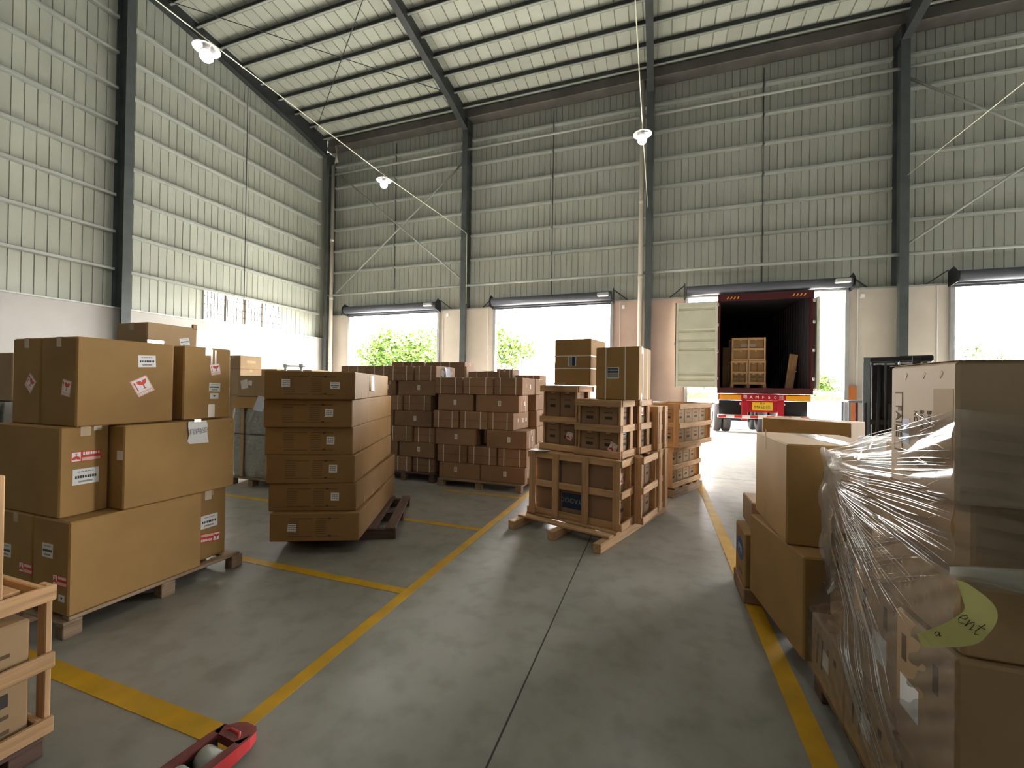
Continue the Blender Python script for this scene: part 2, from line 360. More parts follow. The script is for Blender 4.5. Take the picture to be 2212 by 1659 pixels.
# ================================================================== setting
EAVE = 11.72
def roof_z(y): return EAVE + .1*(14.0-y) if y > -6 else EAVE + 2.0 - .1*(-6-y)
b = MB(); b.box(-13.6, 32, -40, 14.5, -.3, 0, 'floor'); floor = struct('floor', b.mesh('floor'))
b = MB(); b.box(-13.6, 32, 14.5, 20, -.3, -.01, 'yard'); b.box(-160, 160, 20, 230, -.3, -.02, 'yard'); b.box(32, 90, -60, 20, -.3, -.02, 'yard'); b.box(-60, -13.6, -60, 20, -.3, -.02, 'yard')
struct('ground', b.mesh('ground'))
def line(x0, x1, y0, y1, k=0): piece('yellow_line', x0, x1, y0, y1, .0002, .0022+k*.0004, 'yellow_paint', floor, .0006)
line(-1.735, -1.655, -3, 12.6); line(.60, .70, -3, 12.6, 1)
for y, x0, wd in ((2.65, -6.5, .08), (4.065, -6.5, .075), (1.30, -4.2, .095), (5.41, -2.9, .06), (6.9, -6.5, .08), (-.1, -6, .09)): line(x0, -1.735, y-wd/2, y+wd/2)
for x in (-.62, 5.9, -7.1): piece('joint', x-.0045, x+.0045, -15, 14.2, .0001, .0008, 'ink', floor, .0002)
for y in (7.9, -6): piece('joint', -13.2, 31, y-.006, y+.006, .0001, .0007, 'ink', floor, .0002)

# left wall
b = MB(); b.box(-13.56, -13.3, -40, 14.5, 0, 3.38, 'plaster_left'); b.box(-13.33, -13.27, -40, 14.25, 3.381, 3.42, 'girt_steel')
wl = struct('wall_left', b.mesh('wall_left'))
P = .21
def strip(p, length, m, groove=.022, gw=.02):
    """one cladding strip: X across, Z along, interior side faces -Y; the joint is a groove away from the room"""
    b = MB(); xs = [(0, 0), (p-gw, 0), (p-gw*.8, groove), (p-gw*.2, groove), (p, 0)]
    n = len(xs); vs = [(x, y, 0) for x, y in xs] + [(x, y, length) for x, y in xs]
    b.add(vs, [(i, i+1, n+i+1, n+i) for i in range(n-1)], m); return b.mesh('panel')
y = 14.3
while y > -2:
    win = 9.2 < y-P/2 < 12.08; z0 = 4.44 if win else 3.4; top = roof_z(y-P)-.02
    put('panel', strip(P, top-z0, 'cladding'), wl, (-13.5, y-P, z0), (0, 0, R(90))); y -= P
b = MB(); b.box(-13.53, -13.5, -40, y, 3.38, 13.6, 'cladding'); b.build('far_panel', None, wl)
for y0, y1 in ((-40, 9.2), (12.1, 14.5)): b2 = MB(); b2.box(-13.60, -13.53, y0, y1, 3.38, 4.44, 'cladding'); b2.build('outer_skin', None, wl)
b2 = MB(); b2.box(-13.60, -13.53, -40, 14.5, 4.44, 11.6, 'cladding'); b2.build('outer_skin', None, wl)
GZL = (4.41, 5.385, 6.34, 7.2, 8.2, 9.13, 10.06, 10.98, 11.9)
for z in GZL:
    for y0, y1 in ((7.13, 13.9), (.12, 6.9), (-6.9, -.12)):
        if z > roof_z(y1)-.5: y1 = min(y1, 14-(z+.5-EAVE)/.1)
        if y1 > y0: piece('girt', -13.5, -13.34, y0, y1, z-.035, z+.035, 'girt_steel', wl, .006)
piece('sag_rod', -13.345, -13.325, 10.49, 10.51, 4.4, roof_z(10.5)-.5, 'dark_steel', wl, .003)
def hcol(name, parent, loc, rz, h, fw=.2, dep=.42, z0=0):   # flange faces -Y locally
    b = MB(); b.box(-fw/2, fw/2, 0, .014, z0, h, 'column_steel'); b.box(-.006, .006, .014, dep-.014, z0, h, 'column_steel'); b.box(-fw/2, fw/2, dep-.014, dep, z0, h, 'column_steel')
    return put(name, b.mesh(name), parent, loc, (0, 0, R(rz)))
for y in (7.02, 0.0, -7.0): hcol('column', wl, (-13.08, y, 0), 90, roof_z(y)-.3)
# window in the left wall
wn = struct('window_1')
Y0, Y1, Z0, Z1 = 9.25, 12.06, 3.46, 4.42
for nm, a in (('frame', (Y0, Y1, Z0, Z0+.05)), ('frame', (Y0, Y1, Z1-.05, Z1)), ('frame', (Y0, Y0+.05, Z0+.05, Z1-.05)), ('frame', (Y1-.05, Y1, Z0+.05, Z1-.05))): piece(nm, -13.54, -13.46, *a, 'white', wn)
for k in range(4):
    ya = Y0+.05+k*.6775; piece('pane', -13.512, -13.508, ya+.02, ya+.66, Z0+.06, Z1-.06, 'glass', wn, .001)
    if k: piece('mullion', -13.53, -13.49, ya-.03, ya+.03, Z0+.05, Z1-.05, 'bark', wn)
for k in range(25): yy = Y0+.1+k*(Y1-Y0-.2)/24; put('bar', boxmesh(.022, .022, Z1-Z0-.1, 'bar_grey', .002), wn, (-13.44, yy, Z0+.05))
for z in (3.7, 3.95, 4.2): piece('bar', -13.455, -13.445, Y0, Y1, z, z+.022, 'bar_grey', wn, .002)

# back wall
b = MB()
DX = [-10.01+6.46*i for i in range(5)]; DW = 4.16
xs = -13.56
for dx in DX:
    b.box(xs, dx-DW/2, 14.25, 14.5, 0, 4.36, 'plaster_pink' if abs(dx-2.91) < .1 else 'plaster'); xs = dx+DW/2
b.box(xs, 32, 14.25, 14.5, 0, 4.36, 'plaster')
b.box(-13.56, 32, 14.25, 14.44, 4.361, 4.41, 'girt_steel')
wb = struct('wall_back', b.mesh('wall_back'))
PB = .205; sm = strip(PB, EAVE-.05-4.4, 'cladding_back'); x = -13.5
while x < 10.3: put('panel', sm, wb, (x, 14.4, 4.4)); x += PB
b = MB(); b.box(x, 32, 14.4, 14.46, 4.4, EAVE, 'cladding_back'); b.box(-13.5, x, 14.44, 14.5, 4.4, EAVE, 'cladding_back'); b.build('outer_skin', None, wb)
CX = [-13.24, -6.78, -.32, 6.14, 12.6]
for i, cx in enumerate(CX):
    hcol('column', wb, (cx if i else -13.06, 13.9, 0), 0, roof_z(13.9)-.62, .2 if i else .14)
for i in range(4):
    xa, xb = CX[i]+.12, CX[i+1]-.12; xm = (xa+xb)/2
    for z in (6.2, 7.1, 8.0, 8.9, 9.8, 10.7):
        for p, q in ((xa, xm-.03), (xm+.03, xb)): piece('girt', p, q, 14.24, 14.4, z-.035, z+.035, 'girt_steel', wb, .006)
    piece('sag_rod', xm-.012, xm+.012, 14.3, 14.324, 4.7, 11.2, 'dark_steel', wb, .003)
    for z, r_ in ((5.2, .045), (10.22, .045)): t = MB(); t.tube([(xa-.1, 14.02, z), (xb+.1, 14.02, z)], r_, 10, 'girt_steel'); t.build('tie_tube', None, wb, True)
def brace(p, q): t = MB(); t.tube([p, q], .032, 8, 'girt_steel'); t.build('brace', None, wb, True)
brace((-12.9, 14.08, 10.45), (-6.9, 14.08, 5.44)); brace((-12.75, 14.15, 5.3), (-6.9, 14.15, 9.9))
brace((6.25, 14.08, 5.45), (12.5, 14.08, 10.1)); brace((6.25, 14.15, 10.05), (12.5, 14.15, 5.4))
piece('gutter', -13.3, 31.9, 13.93, 14.38, 11.34, 11.66, 'gutter_steel', wb, .02)
for x, x2 in ((-12.68, -12.84), (-.56, -.56)):
    t = MB()
    t.tube([(x, 13.98, 11.36), (x, 13.98, 10.72), (x2, 13.98, 10.55), (x2, 13.98, 0.0)] if x != x2 else [(x, 13.98, 11.36), (x, 13.98, 0)], .075, 12, 'pvc', True); p_ = t.build('downpipe', None, wb, True)
    for z in (2.4, 5.0, 7.4): t = MB(); t.tube([(x2, 13.98, z), (x2, 13.98, z+.12)], .083, 12, 'pvc'); t.build('collar', None, p_, True)
for x in (-11.95-.2, -7.75, -5.9, -1.2, 5.25, 7.0):
    piece('cable_duct', x-.012, x+.012, 14.225, 14.25, .3, 4.36, 'white', wb, .003)

# roller doors
for i, dx in enumerate(DX[:4]):
    d = struct('door_%d' % (i+1)); d.location = (dx, 0, 0); a = DW/2
    t = MB(); t.tube([(-a-.02, 13.98, 4.52), (a+.02, 13.98, 4.52)], .145, 20, 'shutter'); t.build('roller', None, d, True)
    for k in range(1 if i == 2 else 3): piece('slat', -a, a, 14.135+.004*(k % 2), 14.155+.004*(k % 2), 4.375+.075*k-(0 if i == 2 else .10), 4.375+.072+.075*k-(0 if i == 2 else .10), 'shutter', d, .006)
    for s in (-1, 1):
        piece('guide_rail', s*a-.05, s*a+.05, 14.17, 14.249, 0, 4.34, 'galv', d, .004)
        b = MB(); b.prism([(13.84, 4.36), (14.24, 4.30), (14.24, 4.72), (14.0, 4.78), (13.84, 4.62)], -.008, .008, 'lift_black', Matrix.Rotation(R(90), 4, 'Z')); o = b.build('bracket', None, d); o.location = (s*(a+.07), 0, 0)
        t = MB(); t.bar((s*(a+.08), 14.22, 4.75), (s*(a+.5), 14.3, 4.42), .03, .03, 'dark_steel'); t.build('stay', None, d)
    m_ = piece('motor', a-.42, a-.05, 13.72, 13.86, 4.47, 4.60, 'galv', d, .03)
    t = MB(); t.tube([(a-.62, 13.79, 4.535), (a-.42, 13.79, 4.535)], .05, 10, 'galv'); t.tube([(a-.3, 13.76, 4.47), (a-.3, 13.76, 4.30)], .02, 8, 'galv'); t.build('gear', None, m_, True)
    piece('pull_box', a+.32, a+.42, 14.2, 14.25, 4.12, 4.24, 'white', d, .01)

# other walls (out of the photograph)
b = MB(); b.box(31.9, 32, -40, 14.5, 0, 5, 'plaster'); b.box(31.9, 32, -40, 14.5, 5, 13.4, 'cladding'); struct('wall_right', b.mesh('wall_right'))
b = MB(); b.box(-13.6, 32, -40.2, -40, 0, 13.2, 'cladding'); struct('wall_front', b.mesh('wall_front'))

# roof
b = MB(); X0, X1 = -13.6, 32
b.add([(X0, 14.6, roof_z(14.6)+.1), (X1, 14.6, roof_z(14.6)+.1), (X1, -6, roof_z(-6)+.1), (X0, -6, roof_z(-6)+.1), (X1, -40.2, roof_z(-40)+.1), (X0, -40.2, roof_z(-40)+.1)], [(0, 1, 2, 3), (3, 2, 4, 5)], 'roofing')
ce = struct('ceiling', b.mesh('ceiling'))
ln = math.hypot(20.45, 2.045); PR = .38; sm = strip(PR, ln, 'roofing', .04, .035); x = -13.4; al = math.atan(.1)
mt0 = Matrix.Rotation(R(90)-al, 4, 'X')
while x < 10.4: put('panel', sm, ce, mtx=Matrix.Translation((x, 14.42, roof_z(14.42))) @ mt0); x += PR
b = MB(); b.add([(x, 14.45, roof_z(14.45)), (X1, 14.45, roof_z(14.45)), (X1, -6, roof_z(-6)), (x, -6, roof_z(-6)), (X0, -40, roof_z(-40)), (X1, -40, roof_z(-40)), (X0, -6, roof_z(-6))], [(0, 1, 2, 3), (5, 4, 6, 2)], 'roofing'); b.build('far_panel', None, ce)
py = [13.72-.72*k for k in range(13)]
for y in py:
    z = roof_z(y)-.022
    for i in range(4):
        xa, xb = (CX[i] if i else -13.2)+.012, CX[i+1]-.012
        if (xa, xb, 'pu') not in _mc:
            b = MB(); L_ = xb-xa; b.box(0, L_, -.004, .004, -.18, 0, 'dark_steel'); b.box(0, L_, -.06, -.004, -.18, -.174, 'girt_steel'); b.box(0, L_, -.06, -.055, -.174, -.155, 'girt_steel'); b.box(0, L_, .004, .06, -.006, 0, 'dark_steel'); _mc[(xa, xb, 'pu')] = b.mesh('purlin')  # paler bottom flange and lip: light on them put into the colour
        put('purlin', _mc[(xa, xb, 'pu')], ce, (xa, y, z))
for y in (3.5, 1.5, -.5, -2.5, -4.5): piece('purlin', -13.2, 31.8, y-.03, y+.03, roof_z(y)-.2, roof_z(y)-.02, 'dark_steel', ce)
for i, cx in enumerate([-13.12] + CX[1:]):
    b = MB(); ts = [(13.9, .78), (12.6, .62), (9.0, .45), (-6, .42)]; fw = .10
    for (ya, da), (yb, db) in zip(ts[:-1], ts[1:]):
        za, zb = roof_z(ya)-.03, roof_z(yb)-.03
        for x0, x1, t0, t1 in ((-.006, .006, None, None), (-fw, fw, 0, .014)):
            if t0 is None: v = [(x, yy, zz) for x in (x0, x1) for yy, zz in ((ya, za), (yb, zb), (yb, zb-db), (ya, za-da))]
            else: v = [(x, yy, zz) for x in (x0, x1) for yy, zz in ((ya, za-da), (yb, zb-db), (yb, zb-db-t1), (ya, za-da-t1))]
            b.add(v, [(0, 1, 2, 3), (7, 6, 5, 4), (0, 4, 5, 1), (1, 5, 6, 2), (2, 6, 7, 3), (3, 7, 4, 0)], 'dark_steel')
    b.build('rafter', None, ce).location.x = cx
    if i: piece('haunch', cx-.11, cx+.11, 13.89, 14.3, 10.92, 11.32, 'dark_steel', ce)
for p, q in (((-12.9, 7.6, 11.95), (-6.9, 12.5, 11.4)), ((-7.0, 8.8, 11.85), (-12.9, 13.0, 11.35))): t = MB(); t.tube([p, q], .012, 6, 'dark_steel'); t.build('tie_rod', None, ce)

# ------------------------------------------------------------------ lamps on wires, and added fill lamps out of view
def lamp_light(x, y, z):
    d = bpy.data.lights.new('bulb_light', 'POINT'); d.energy = LAMP_W; d.shadow_soft_size = .12; d.color = (1, .97, .95)
    o = bpy.data.objects.new('bulb_light', d); col.objects.link(o); o.location = (x, y, z)
LAMP_W = .9
def lamp(label, x, y, z):
    t = thing('pendant_lamp', label, 'lamp', (x, y, z), 0, 'lamps hung on the wires')
    b = MB(); b.lathe([(.03, .02), (.07, .01), (.19, -.035), (.195, -.045), (.185, -.045), (.07, 0), (.03, .008)], 28, 'lamp_shade'); b.build('shade', None, t, True)
    b = MB(); b.lathe([(.001, .075), (.02, .07), (.035, .05), (.05, .02), (.05, -.06), (.03, -.07)], 16, 'white'); b.build('socket', None, t, True)
    b = MB(); b.lathe([(.03, -.06), (.07, -.08), (.10, -.14), (.095, -.19), (.06, -.23), (.001, -.245)], 20, 'bulb'); b.build('bulb', None, t, True)
    lamp_light(x, y, z-.35); return t
lamp('white pendant lamp hung on the wire by the left wall, nearest lamp', -6.92, 4.72, 6.9)
lamp('white pendant lamp on the same wire, farther off near the braced corner bay', -6.88, 9.3, 6.93)
lamp('white pendant lamp hanging in front of the second downpipe', -.37, 9.3, 6.95)
def fill_lamp(x, y):  # unseen lamp added to raise the fill light in the hall
    t = lamp('x', x, y, 6.95); t.name = 'added_fill_lamp'; t.parent = ce
    for k in ('label', 'category', 'group'): del t[k]
for x, y in ((-.37, 1.0), (6.2, 4.7), (6.2, -3), (12.7, 9.3), (12.7, 1), (19.1, 6), (19.1, -3), (-6.85, -2)): fill_lamp(x, y)
def wire(label, pts): t = MB(); t.tube(pts, .009, 6, 'wire'); tag(t.build('lamp_wire', None, None, True), label, 'wire', 'overhead lamp wires')
wire('pale wire strung overhead past two lamps to the first free column', [(-6.9, -3, 7.03), (-6.9, 4.72, 7.0), (-6.87, 9.3, 7.02), (-6.8, 13.86, 7.2), (-6.64, 13.88, 7.05), (-6.64, 13.9, 4.5)])
wire('pale wire strung overhead past the lamp by the downpipe', [(-.36, -3, 7.08), (-.37, 9.3, 7.05), (-.36, 13.86, 7.22)])
wire('pale wire strung to the column right of the truck', [(6.2, -3, 7.1), (6.2, 9, 7.1), (6.18, 13.86, 7.25)])

# ================================================================== outside
def leaf_crown(t, blobs, n, size, m, seed, part='foliage'):
    rnd = random.Random(seed); b = MB(); vs = []; fs = []
    tot = sum(r**2 for *_, r in blobs)
    for (cx, cy, cz, r) in blobs:
        for _ in range(int(n*r*r/tot)):
            d = Vector((rnd.gauss(0, 1), rnd.gauss(0, 1), rnd.gauss(0, 1))).normalized()*r*(rnd.random()**.45)
            p = Vector((cx+d.x, cy+d.y, cz+d.z*.8)); u = Vector((rnd.gauss(0, 1), rnd.gauss(0, 1), rnd.gauss(0, .6))).normalized(); v = u.orthogonal().normalized()
            s = size*rnd.uniform(.6, 1.3); k = len(vs)
            vs += [p+u*s, p+v*s*.45, p-u*s, p-v*s*.45]; fs.append((k, k+1, k+2, k+3))
    b.add(vs, fs, m); o = b.build(part, None, t); o['kind'] = 'stuff'
def tree(label, x, y, blobs, n, size, h, seed, m='leaf', name='tree'):
    t = thing(name, label, 'tree', (x, y, 0)); b = MB(); b.tube([(0, 0, 0), (.1, 0, h*.5), (0, .05, h)], .2, 10, 'bark', True, [.26, .2, .12])
    for a, (bx, by, bz, r) in enumerate(blobs[:5]): b.tube([(0, 0, h*.7), (bx*.5, by*.5, (bz+h*.7)/2), (bx, by, bz)], .06, 6, 'bark', True, [.1, .07, .03])
    b.build('trunk', None, t, True); leaf_crown(t, blobs, n, size, m, seed)
tree('bright green broad tree seen through the first doorway', -20.6, 30, [(0, 0, 4.6, 1.9), (-2.3, 0, 4.0, 1.5), (2.1, .4, 4.9, 1.6), (-.9, -.5, 5.3, 1.2), (1, .5, 3.6, 1.7), (-1.8, .3, 3.3, 1.1), (3.2, 0, 3.8, 1.0)], 5200, .19, 3.2, 3)
tree('taller green tree cut by the right jamb of the first doorway', -18.6, 34.5, [(0, 0, 5.5, 1.6), (-.8, .3, 6.0, 1.1), (.6, 0, 4.4, 1.5), (-1.1, 0, 4.1, 1.3)], 3000, .19, 3.2, 4)
tree('green tree at the left jamb of the second doorway', -11.6, 30, [(0, 0, 5.6, 1.0), (-.8, 0, 6.3, .8), (.6, .2, 4.7, 1.3), (1.9, 0, 4.6, 1.0), (-.4, 0, 3.8, 1.4), (1.2, .3, 3.5, .9), (2.6, 0, 4.1, .6), (-1.2, 0, 4.9, 1.2)], 2600, .19, 3.0, 5)
tree('small leafy treetop at the foot of the fourth doorway', 13.7, 25, [(0, 0, 3.6, .6), (-.8, .2, 3.9, .45), (.9, 0, 3.3, .5), (0, .1, 2.8, .7)], 420, .15, 2.4, 6)
tree('pale green tree beyond the yard, right of the container', 21.0, 70, [(0, 0, 3.4, 2.0), (-1.2, 0, 2.7, 1.5), (1.4, 0, 2.6, 1.4)], 1800, .3, 2.0, 7, 'leaf')
tree('hazy far tree beyond the hedge, right of the container', 40.0, 120, [(0, 0, 3.2, 2.4), (3, 0, 2.8, 2.0), (-3, 0, 2.5, 1.8), (6, 0, 2.6, 1.8)], 1800, .4, 2.0, 8, 'leaf_far')
rnd = random.Random(11)
for lb, x0, x1, yy in (('clipped green hedge seen below the open container door', 1.5, 9.0, 68), ('clipped green hedge seen right of the container', 17.5, 27, 68)):
    b = MB(); n = int((x1-x0)/.5); h = thing('hedge', lb, 'hedge', ((x0+x1)/2, yy, 0))
    b.box(-(x1-x0)/2, (x1-x0)/2, -.5, .5, -.02, .85, 'hedge'); b.build('base', None, h)
    leaf_crown(h, [(x0+.5*k-(x0+x1)/2, 0, .8+.08*math.sin(k*1.7), .75) for k in range(n+1)], 1500, .2, 'leaf', 20+int(x0))
def house(label, x, y, sx, sy, h, rows, cols, face):
    t = thing('building', label, 'building', (x, y, 0)); b = MB(); b.box(-sx/2, sx/2, -sy/2, sy/2, 0, h, 'house'); b.build('wall', None, t); b = MB(); b.box(-sx/2-.2, sx/2+.2, -sy/2-.2, sy/2+.2, h, h+.25, 'plaster'); b.build('roof', None, t)
    for r in range(rows):
        for c in range(cols):
            if face == '+x':
                yy = -sy/2+(c+.5)*sy/cols; f = piece('window', sx/2-.02, sx/2+.05, yy-.7, yy+.7, 1+r*3, 2.5+r*3, 'white', t); piece('pane', sx/2+.051, sx/2+.06, yy-.6, yy+.6, 1.1+r*3, 2.4+r*3, 'house_dark', t)
house('pale neighbouring building seen through the barred window', -30, 24, 6, 16, 12, 4, 5, '+x')

# ------------------------------------------------------------------ truck with container
YC = 13.86
T = thing('container_truck', 'red container trailer backed up to the third doorway with its doors open', 'truck', (2.895, YC, 0))
hw, zf, zt, LC = 1.22, 1.57, 4.34, 8.0
b = MB()
for s in (-1, 1):
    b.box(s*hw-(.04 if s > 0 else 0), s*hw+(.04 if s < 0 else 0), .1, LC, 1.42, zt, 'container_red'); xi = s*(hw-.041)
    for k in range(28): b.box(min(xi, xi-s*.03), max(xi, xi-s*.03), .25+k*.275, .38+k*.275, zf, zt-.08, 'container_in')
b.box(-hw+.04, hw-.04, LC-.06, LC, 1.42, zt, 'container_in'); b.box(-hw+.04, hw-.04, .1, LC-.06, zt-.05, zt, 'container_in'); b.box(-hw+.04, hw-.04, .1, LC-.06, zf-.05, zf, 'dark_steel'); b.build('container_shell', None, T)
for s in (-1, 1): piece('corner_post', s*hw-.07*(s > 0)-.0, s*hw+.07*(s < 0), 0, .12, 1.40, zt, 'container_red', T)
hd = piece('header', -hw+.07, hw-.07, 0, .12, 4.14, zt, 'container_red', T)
for s in (-1, 1):
    for k in range(4):
        bb = MB(); bb.prism([(-.02, -.035), (.012, -.035), (.05, .035), (.018, .035)], -.004, 0, 'amber'); put('stripe', bb.mesh('stripe'), hd, (s*.84+.09*k-.13-(.0 if s < 0 else .0), -.0605, .085))
piece('sill', -hw+.07, hw-.07, 0, .12, 1.40, zf-.005, 'container_red', T)
def leaf(parent_name, x, rz):
    t = put(parent_name, None, T, (x, .0, 0), (0, 0, R(rz))); g = MB()   # leaf spans local X 0..-1.16, inner face at local -Y
    t['label'] = 'cream ribbed container door leaf'
    prof = [(0, 1.60)]; z = 1.60
    for zc in (1.80, 1.98, 2.72, 3.0, 3.28, 3.95): prof += [(0, zc-.05), (.035, zc-.03), (.035, zc+.03), (0, zc+.05)]
    prof += [(0, 4.12), (.05, 4.12), (.05, 1.60)]
    g.prism([(y, z) for y, z in prof], 0.07, 1.09, 'door_cream', Matrix.Rotation(R(90), 4, 'Z')); g.build('leaf_panel', None, t)
    for a in (-1.16, -.07): piece('leaf_frame', a, a+.07, -.012, .06, 1.57, 4.15, 'door_cream', t)
    for z in (1.57, 4.10): piece('leaf_frame', -1.09, -.07, -.010, .058, z, z+.05, 'door_cream', t)
    for a in (-.9, -.35): rd = MB(); rd.tube([(a, .09, 1.5), (a, .09, 4.2)], .018, 8, 'galv'); rd.build('lock_rod', None, t, True)
    piece('gasket', -1.18, -1.16, -.005, .05, 1.57, 4.15, 'rubber', t); piece('latch', -1.22, -1.18, 0, .04, 2.86, 2.95, 'galv', t)
leaf('door_leaf', -hw+.0, 0); leaf('door_leaf', hw+.13, -88)
[o for o in T.children if o.name.startswith('door_leaf')][1].scale = (1, -1, 1)
for s in (-1, 1):
    for z in (1.8, 2.6, 3.4, 4.0): piece('hinge', s*hw-.03, s*hw+.03, -.02, .05, z, z+.09, 'galv', T, .01)
for s in (-1, 1): piece('chassis_beam', s*.48-.07, s*.48+.07, .15, LC, .98, 1.39, 'truck_red', T)
bm = piece('rear_beam', -1.18, 1.18, .06, .2, 1.205, 1.39, 'truck_red', T, .01)
def tl(s, size, m, parent, loc): return text(s, size, m, parent, loc)
for k, chx in enumerate('粤AMF50挂'): tl(chx, .125, 'white', bm, (-.462+.154*k, -.0705, .092))
for s in (-1, 1):
    piece('rear_lamp', s*.86-.29, s*.86+.29, .03, .06, 1.225, 1.36, 'amber', T, .012); piece('mud_flap', s*.84-.30, s*.84+.30, .22, .235, .62, 1.19, 'rubber', T)
    piece('bumper_leg', s*.46-.085, s*.46+.085, .10, .22, .62, 1.20, 'truck_red', T, .01)
    lm = MB(); lm.tube([(s*.55, .215, 1.1), (s*.55, .19, 1.1)], .04, 12, 'white'); lm.build('marker_lamp', None, T, True)
pb = piece('plate_panel', -.44, .44, .15, .19, .86, 1.2, 'truck_red', T)
pl = piece('number_plate', -.26, .26, .135, .15, .92, 1.155, 'plate_yellow', T, .003)
tl('粤 A', .075, 'ink', pl, (0, -.0085, .19)); tl('MF50挂', .13, 'ink', pl, (0, -.0085, .085))
ub = piece('underride_bar', -1.18, 1.18, .08, .17, .67, .77, 'white', T, .01)
for k in range(6): piece('red_stripe', -1.16+.42*k, -.96+.42*k, -.0475, -.045, .008, .092, 'sticker_red', ub, .0005)
piece('underbody_blocker', -.25, 1.0, 5.2, 6.6, .25, .97, 'black', T, .03); piece('spare_rack', .1, 1.1, 7.0, 7.6, .25, .97, 'black', T, .03)  # black boxes added under the trailer to block light and floor reflections
for ay in (3.1, 4.4):
    ax = MB(); ax.tube([(-.9, ay, .50), (.9, ay, .50)], .06, 10, 'black'); ax.build('axle', None, T, True)
    for xx in (-.86, -.56, .56, .86):
        wv = MB(); wv.lathe([(.24, -.13), (.42, -.13), (.49, -.10), (.50, 0), (.49, .10), (.42, .13), (.24, .13), (.22, .05), (.05, .05), (.05, -.05), (.22, -.05), (.24, -.13)], 24, 'rubber'); put('wheel', wv.mesh('wheel', True), T, (xx, ay, .50), (0, R(90), 0))
pn = thing('leaning_board', 'pale board leaning against the inner right side of the container', 'board', (3.78, 14.9, 1.571)); o = piece('board', -.11, .11, -.015, .015, 0, 1.05, 'pine_z', pn); o.rotation_euler = (0, R(7), 0); piece('cleat', -.02, .20, -.035, -.016, .5, .54, 'pine_x', pn)

# ------------------------------------------------------------------ forklift, rail, board by the far jamb
F = thing('forklift', 'dark forklift parked beyond the film-wrapped stack, only its mast top showing', 'forklift', (3.97, 9.4, 0), -24)
for s in (-1, 1): piece('mast_rail', s*.33-.055, s*.33+.055, -.08, .08, .05, 2.14, 'lift_blue' if s < 0 else 'lift_black', F, .01)
piece('crosshead', -.34, .34, -.06, .06, 2.06, 2.135, 'lift_black', F, .01); piece('crosshead', -.30, .30, -.06, .06, .9, 1.0, 'lift_black', F, .01)
for s in (-1, 1): t = MB(); t.tube([(s*.16, 0, .1), (s*.16, 0, 2.0)], .04, 10, 'lift_black'); t.build('lift_cylinder', None, F, True)
for s in (-.07, .07): piece('lift_chain', s-.015, s+.015, -.075, -.06, .6, 2.05, 'dark_steel', F)
piece('carriage', -.38, .38, -.16, -.085, .12, .62, 'lift_black', F, .01)
for k in range(5): piece('backrest_bar', -.36+.17*k, -.32+.17*k, -.15, -.11, .62, 1.3, 'lift_black', F)
for s in (-1, 1): piece('fork_arm', s*.25-.05, s*.25+.05, -1.2, -.161, .06, .11, 'lift_black', F)
piece('dash_panel', -.27, .27, .10, .16, .3, 2.0, 'lift_black', F, .02); piece('body', -.36, .5, .35, 1.9, .35, 1.1, 'lift_blue', F, .06); piece('counterweight', -.36, .5, 1.9, 2.35, .3, 1.15, 'lift_black', F, .1); piece('seat', -.25, .25, 1.0, 1.5, 1.1, 1.5, 'black', F, .08)
for sx in (-.28, .45):
    for sy in (.42, 1.75): piece('guard_post', sx-.03, sx+.03, sy-.03, sy+.03, 1.1, 2.05, 'lift_black', F)
piece('guard_roof', .1, .55, .1, 1.9, 2.05, 2.16, 'lift_black', F, .02); piece('guard_roof', -.3, .1, .38, 1.9, 2.05, 2.11, 'lift_black', F, .02)
for sx in (-.30, .42):
    for sy in (.30, 1.75): t = MB(); t.tube([(sx-.1, sy, .28), (sx+.1, sy, .28)], .27, 18, 'rubber'); t.build('wheel', None, F, True)
S = thing('steel_table_frame', 'blue-grey steel frame standing beside the right jamb of the truck doorway', 'frame', (5.30, 13.75, 0))
piece('rail', -.5, .75, -.25, .25, 1.21, 1.27, 'lift_blue', S, .008)
for x in (-.47, -.15, .6):
    for y in (-.22, .22): piece('leg', x-.025, x+.025, y-.025, y+.025, 0, 1.21, 'lift_blue' if x != -.15 else 'container_red', S, .004)
tag(put('orange_board', boxmesh(.26, .03, 1.66, 'orange_board'), None, (5.10, 14.20, 0)), 'orange board leaning on the wall behind the blue-grey steel frame', 'board')
tag(piece('paper_carton', 5.18, 5.38, 13.5, 13.68, 1.272, 1.36, 'white', None), 'small white box lying on the blue-grey steel frame', 'box')

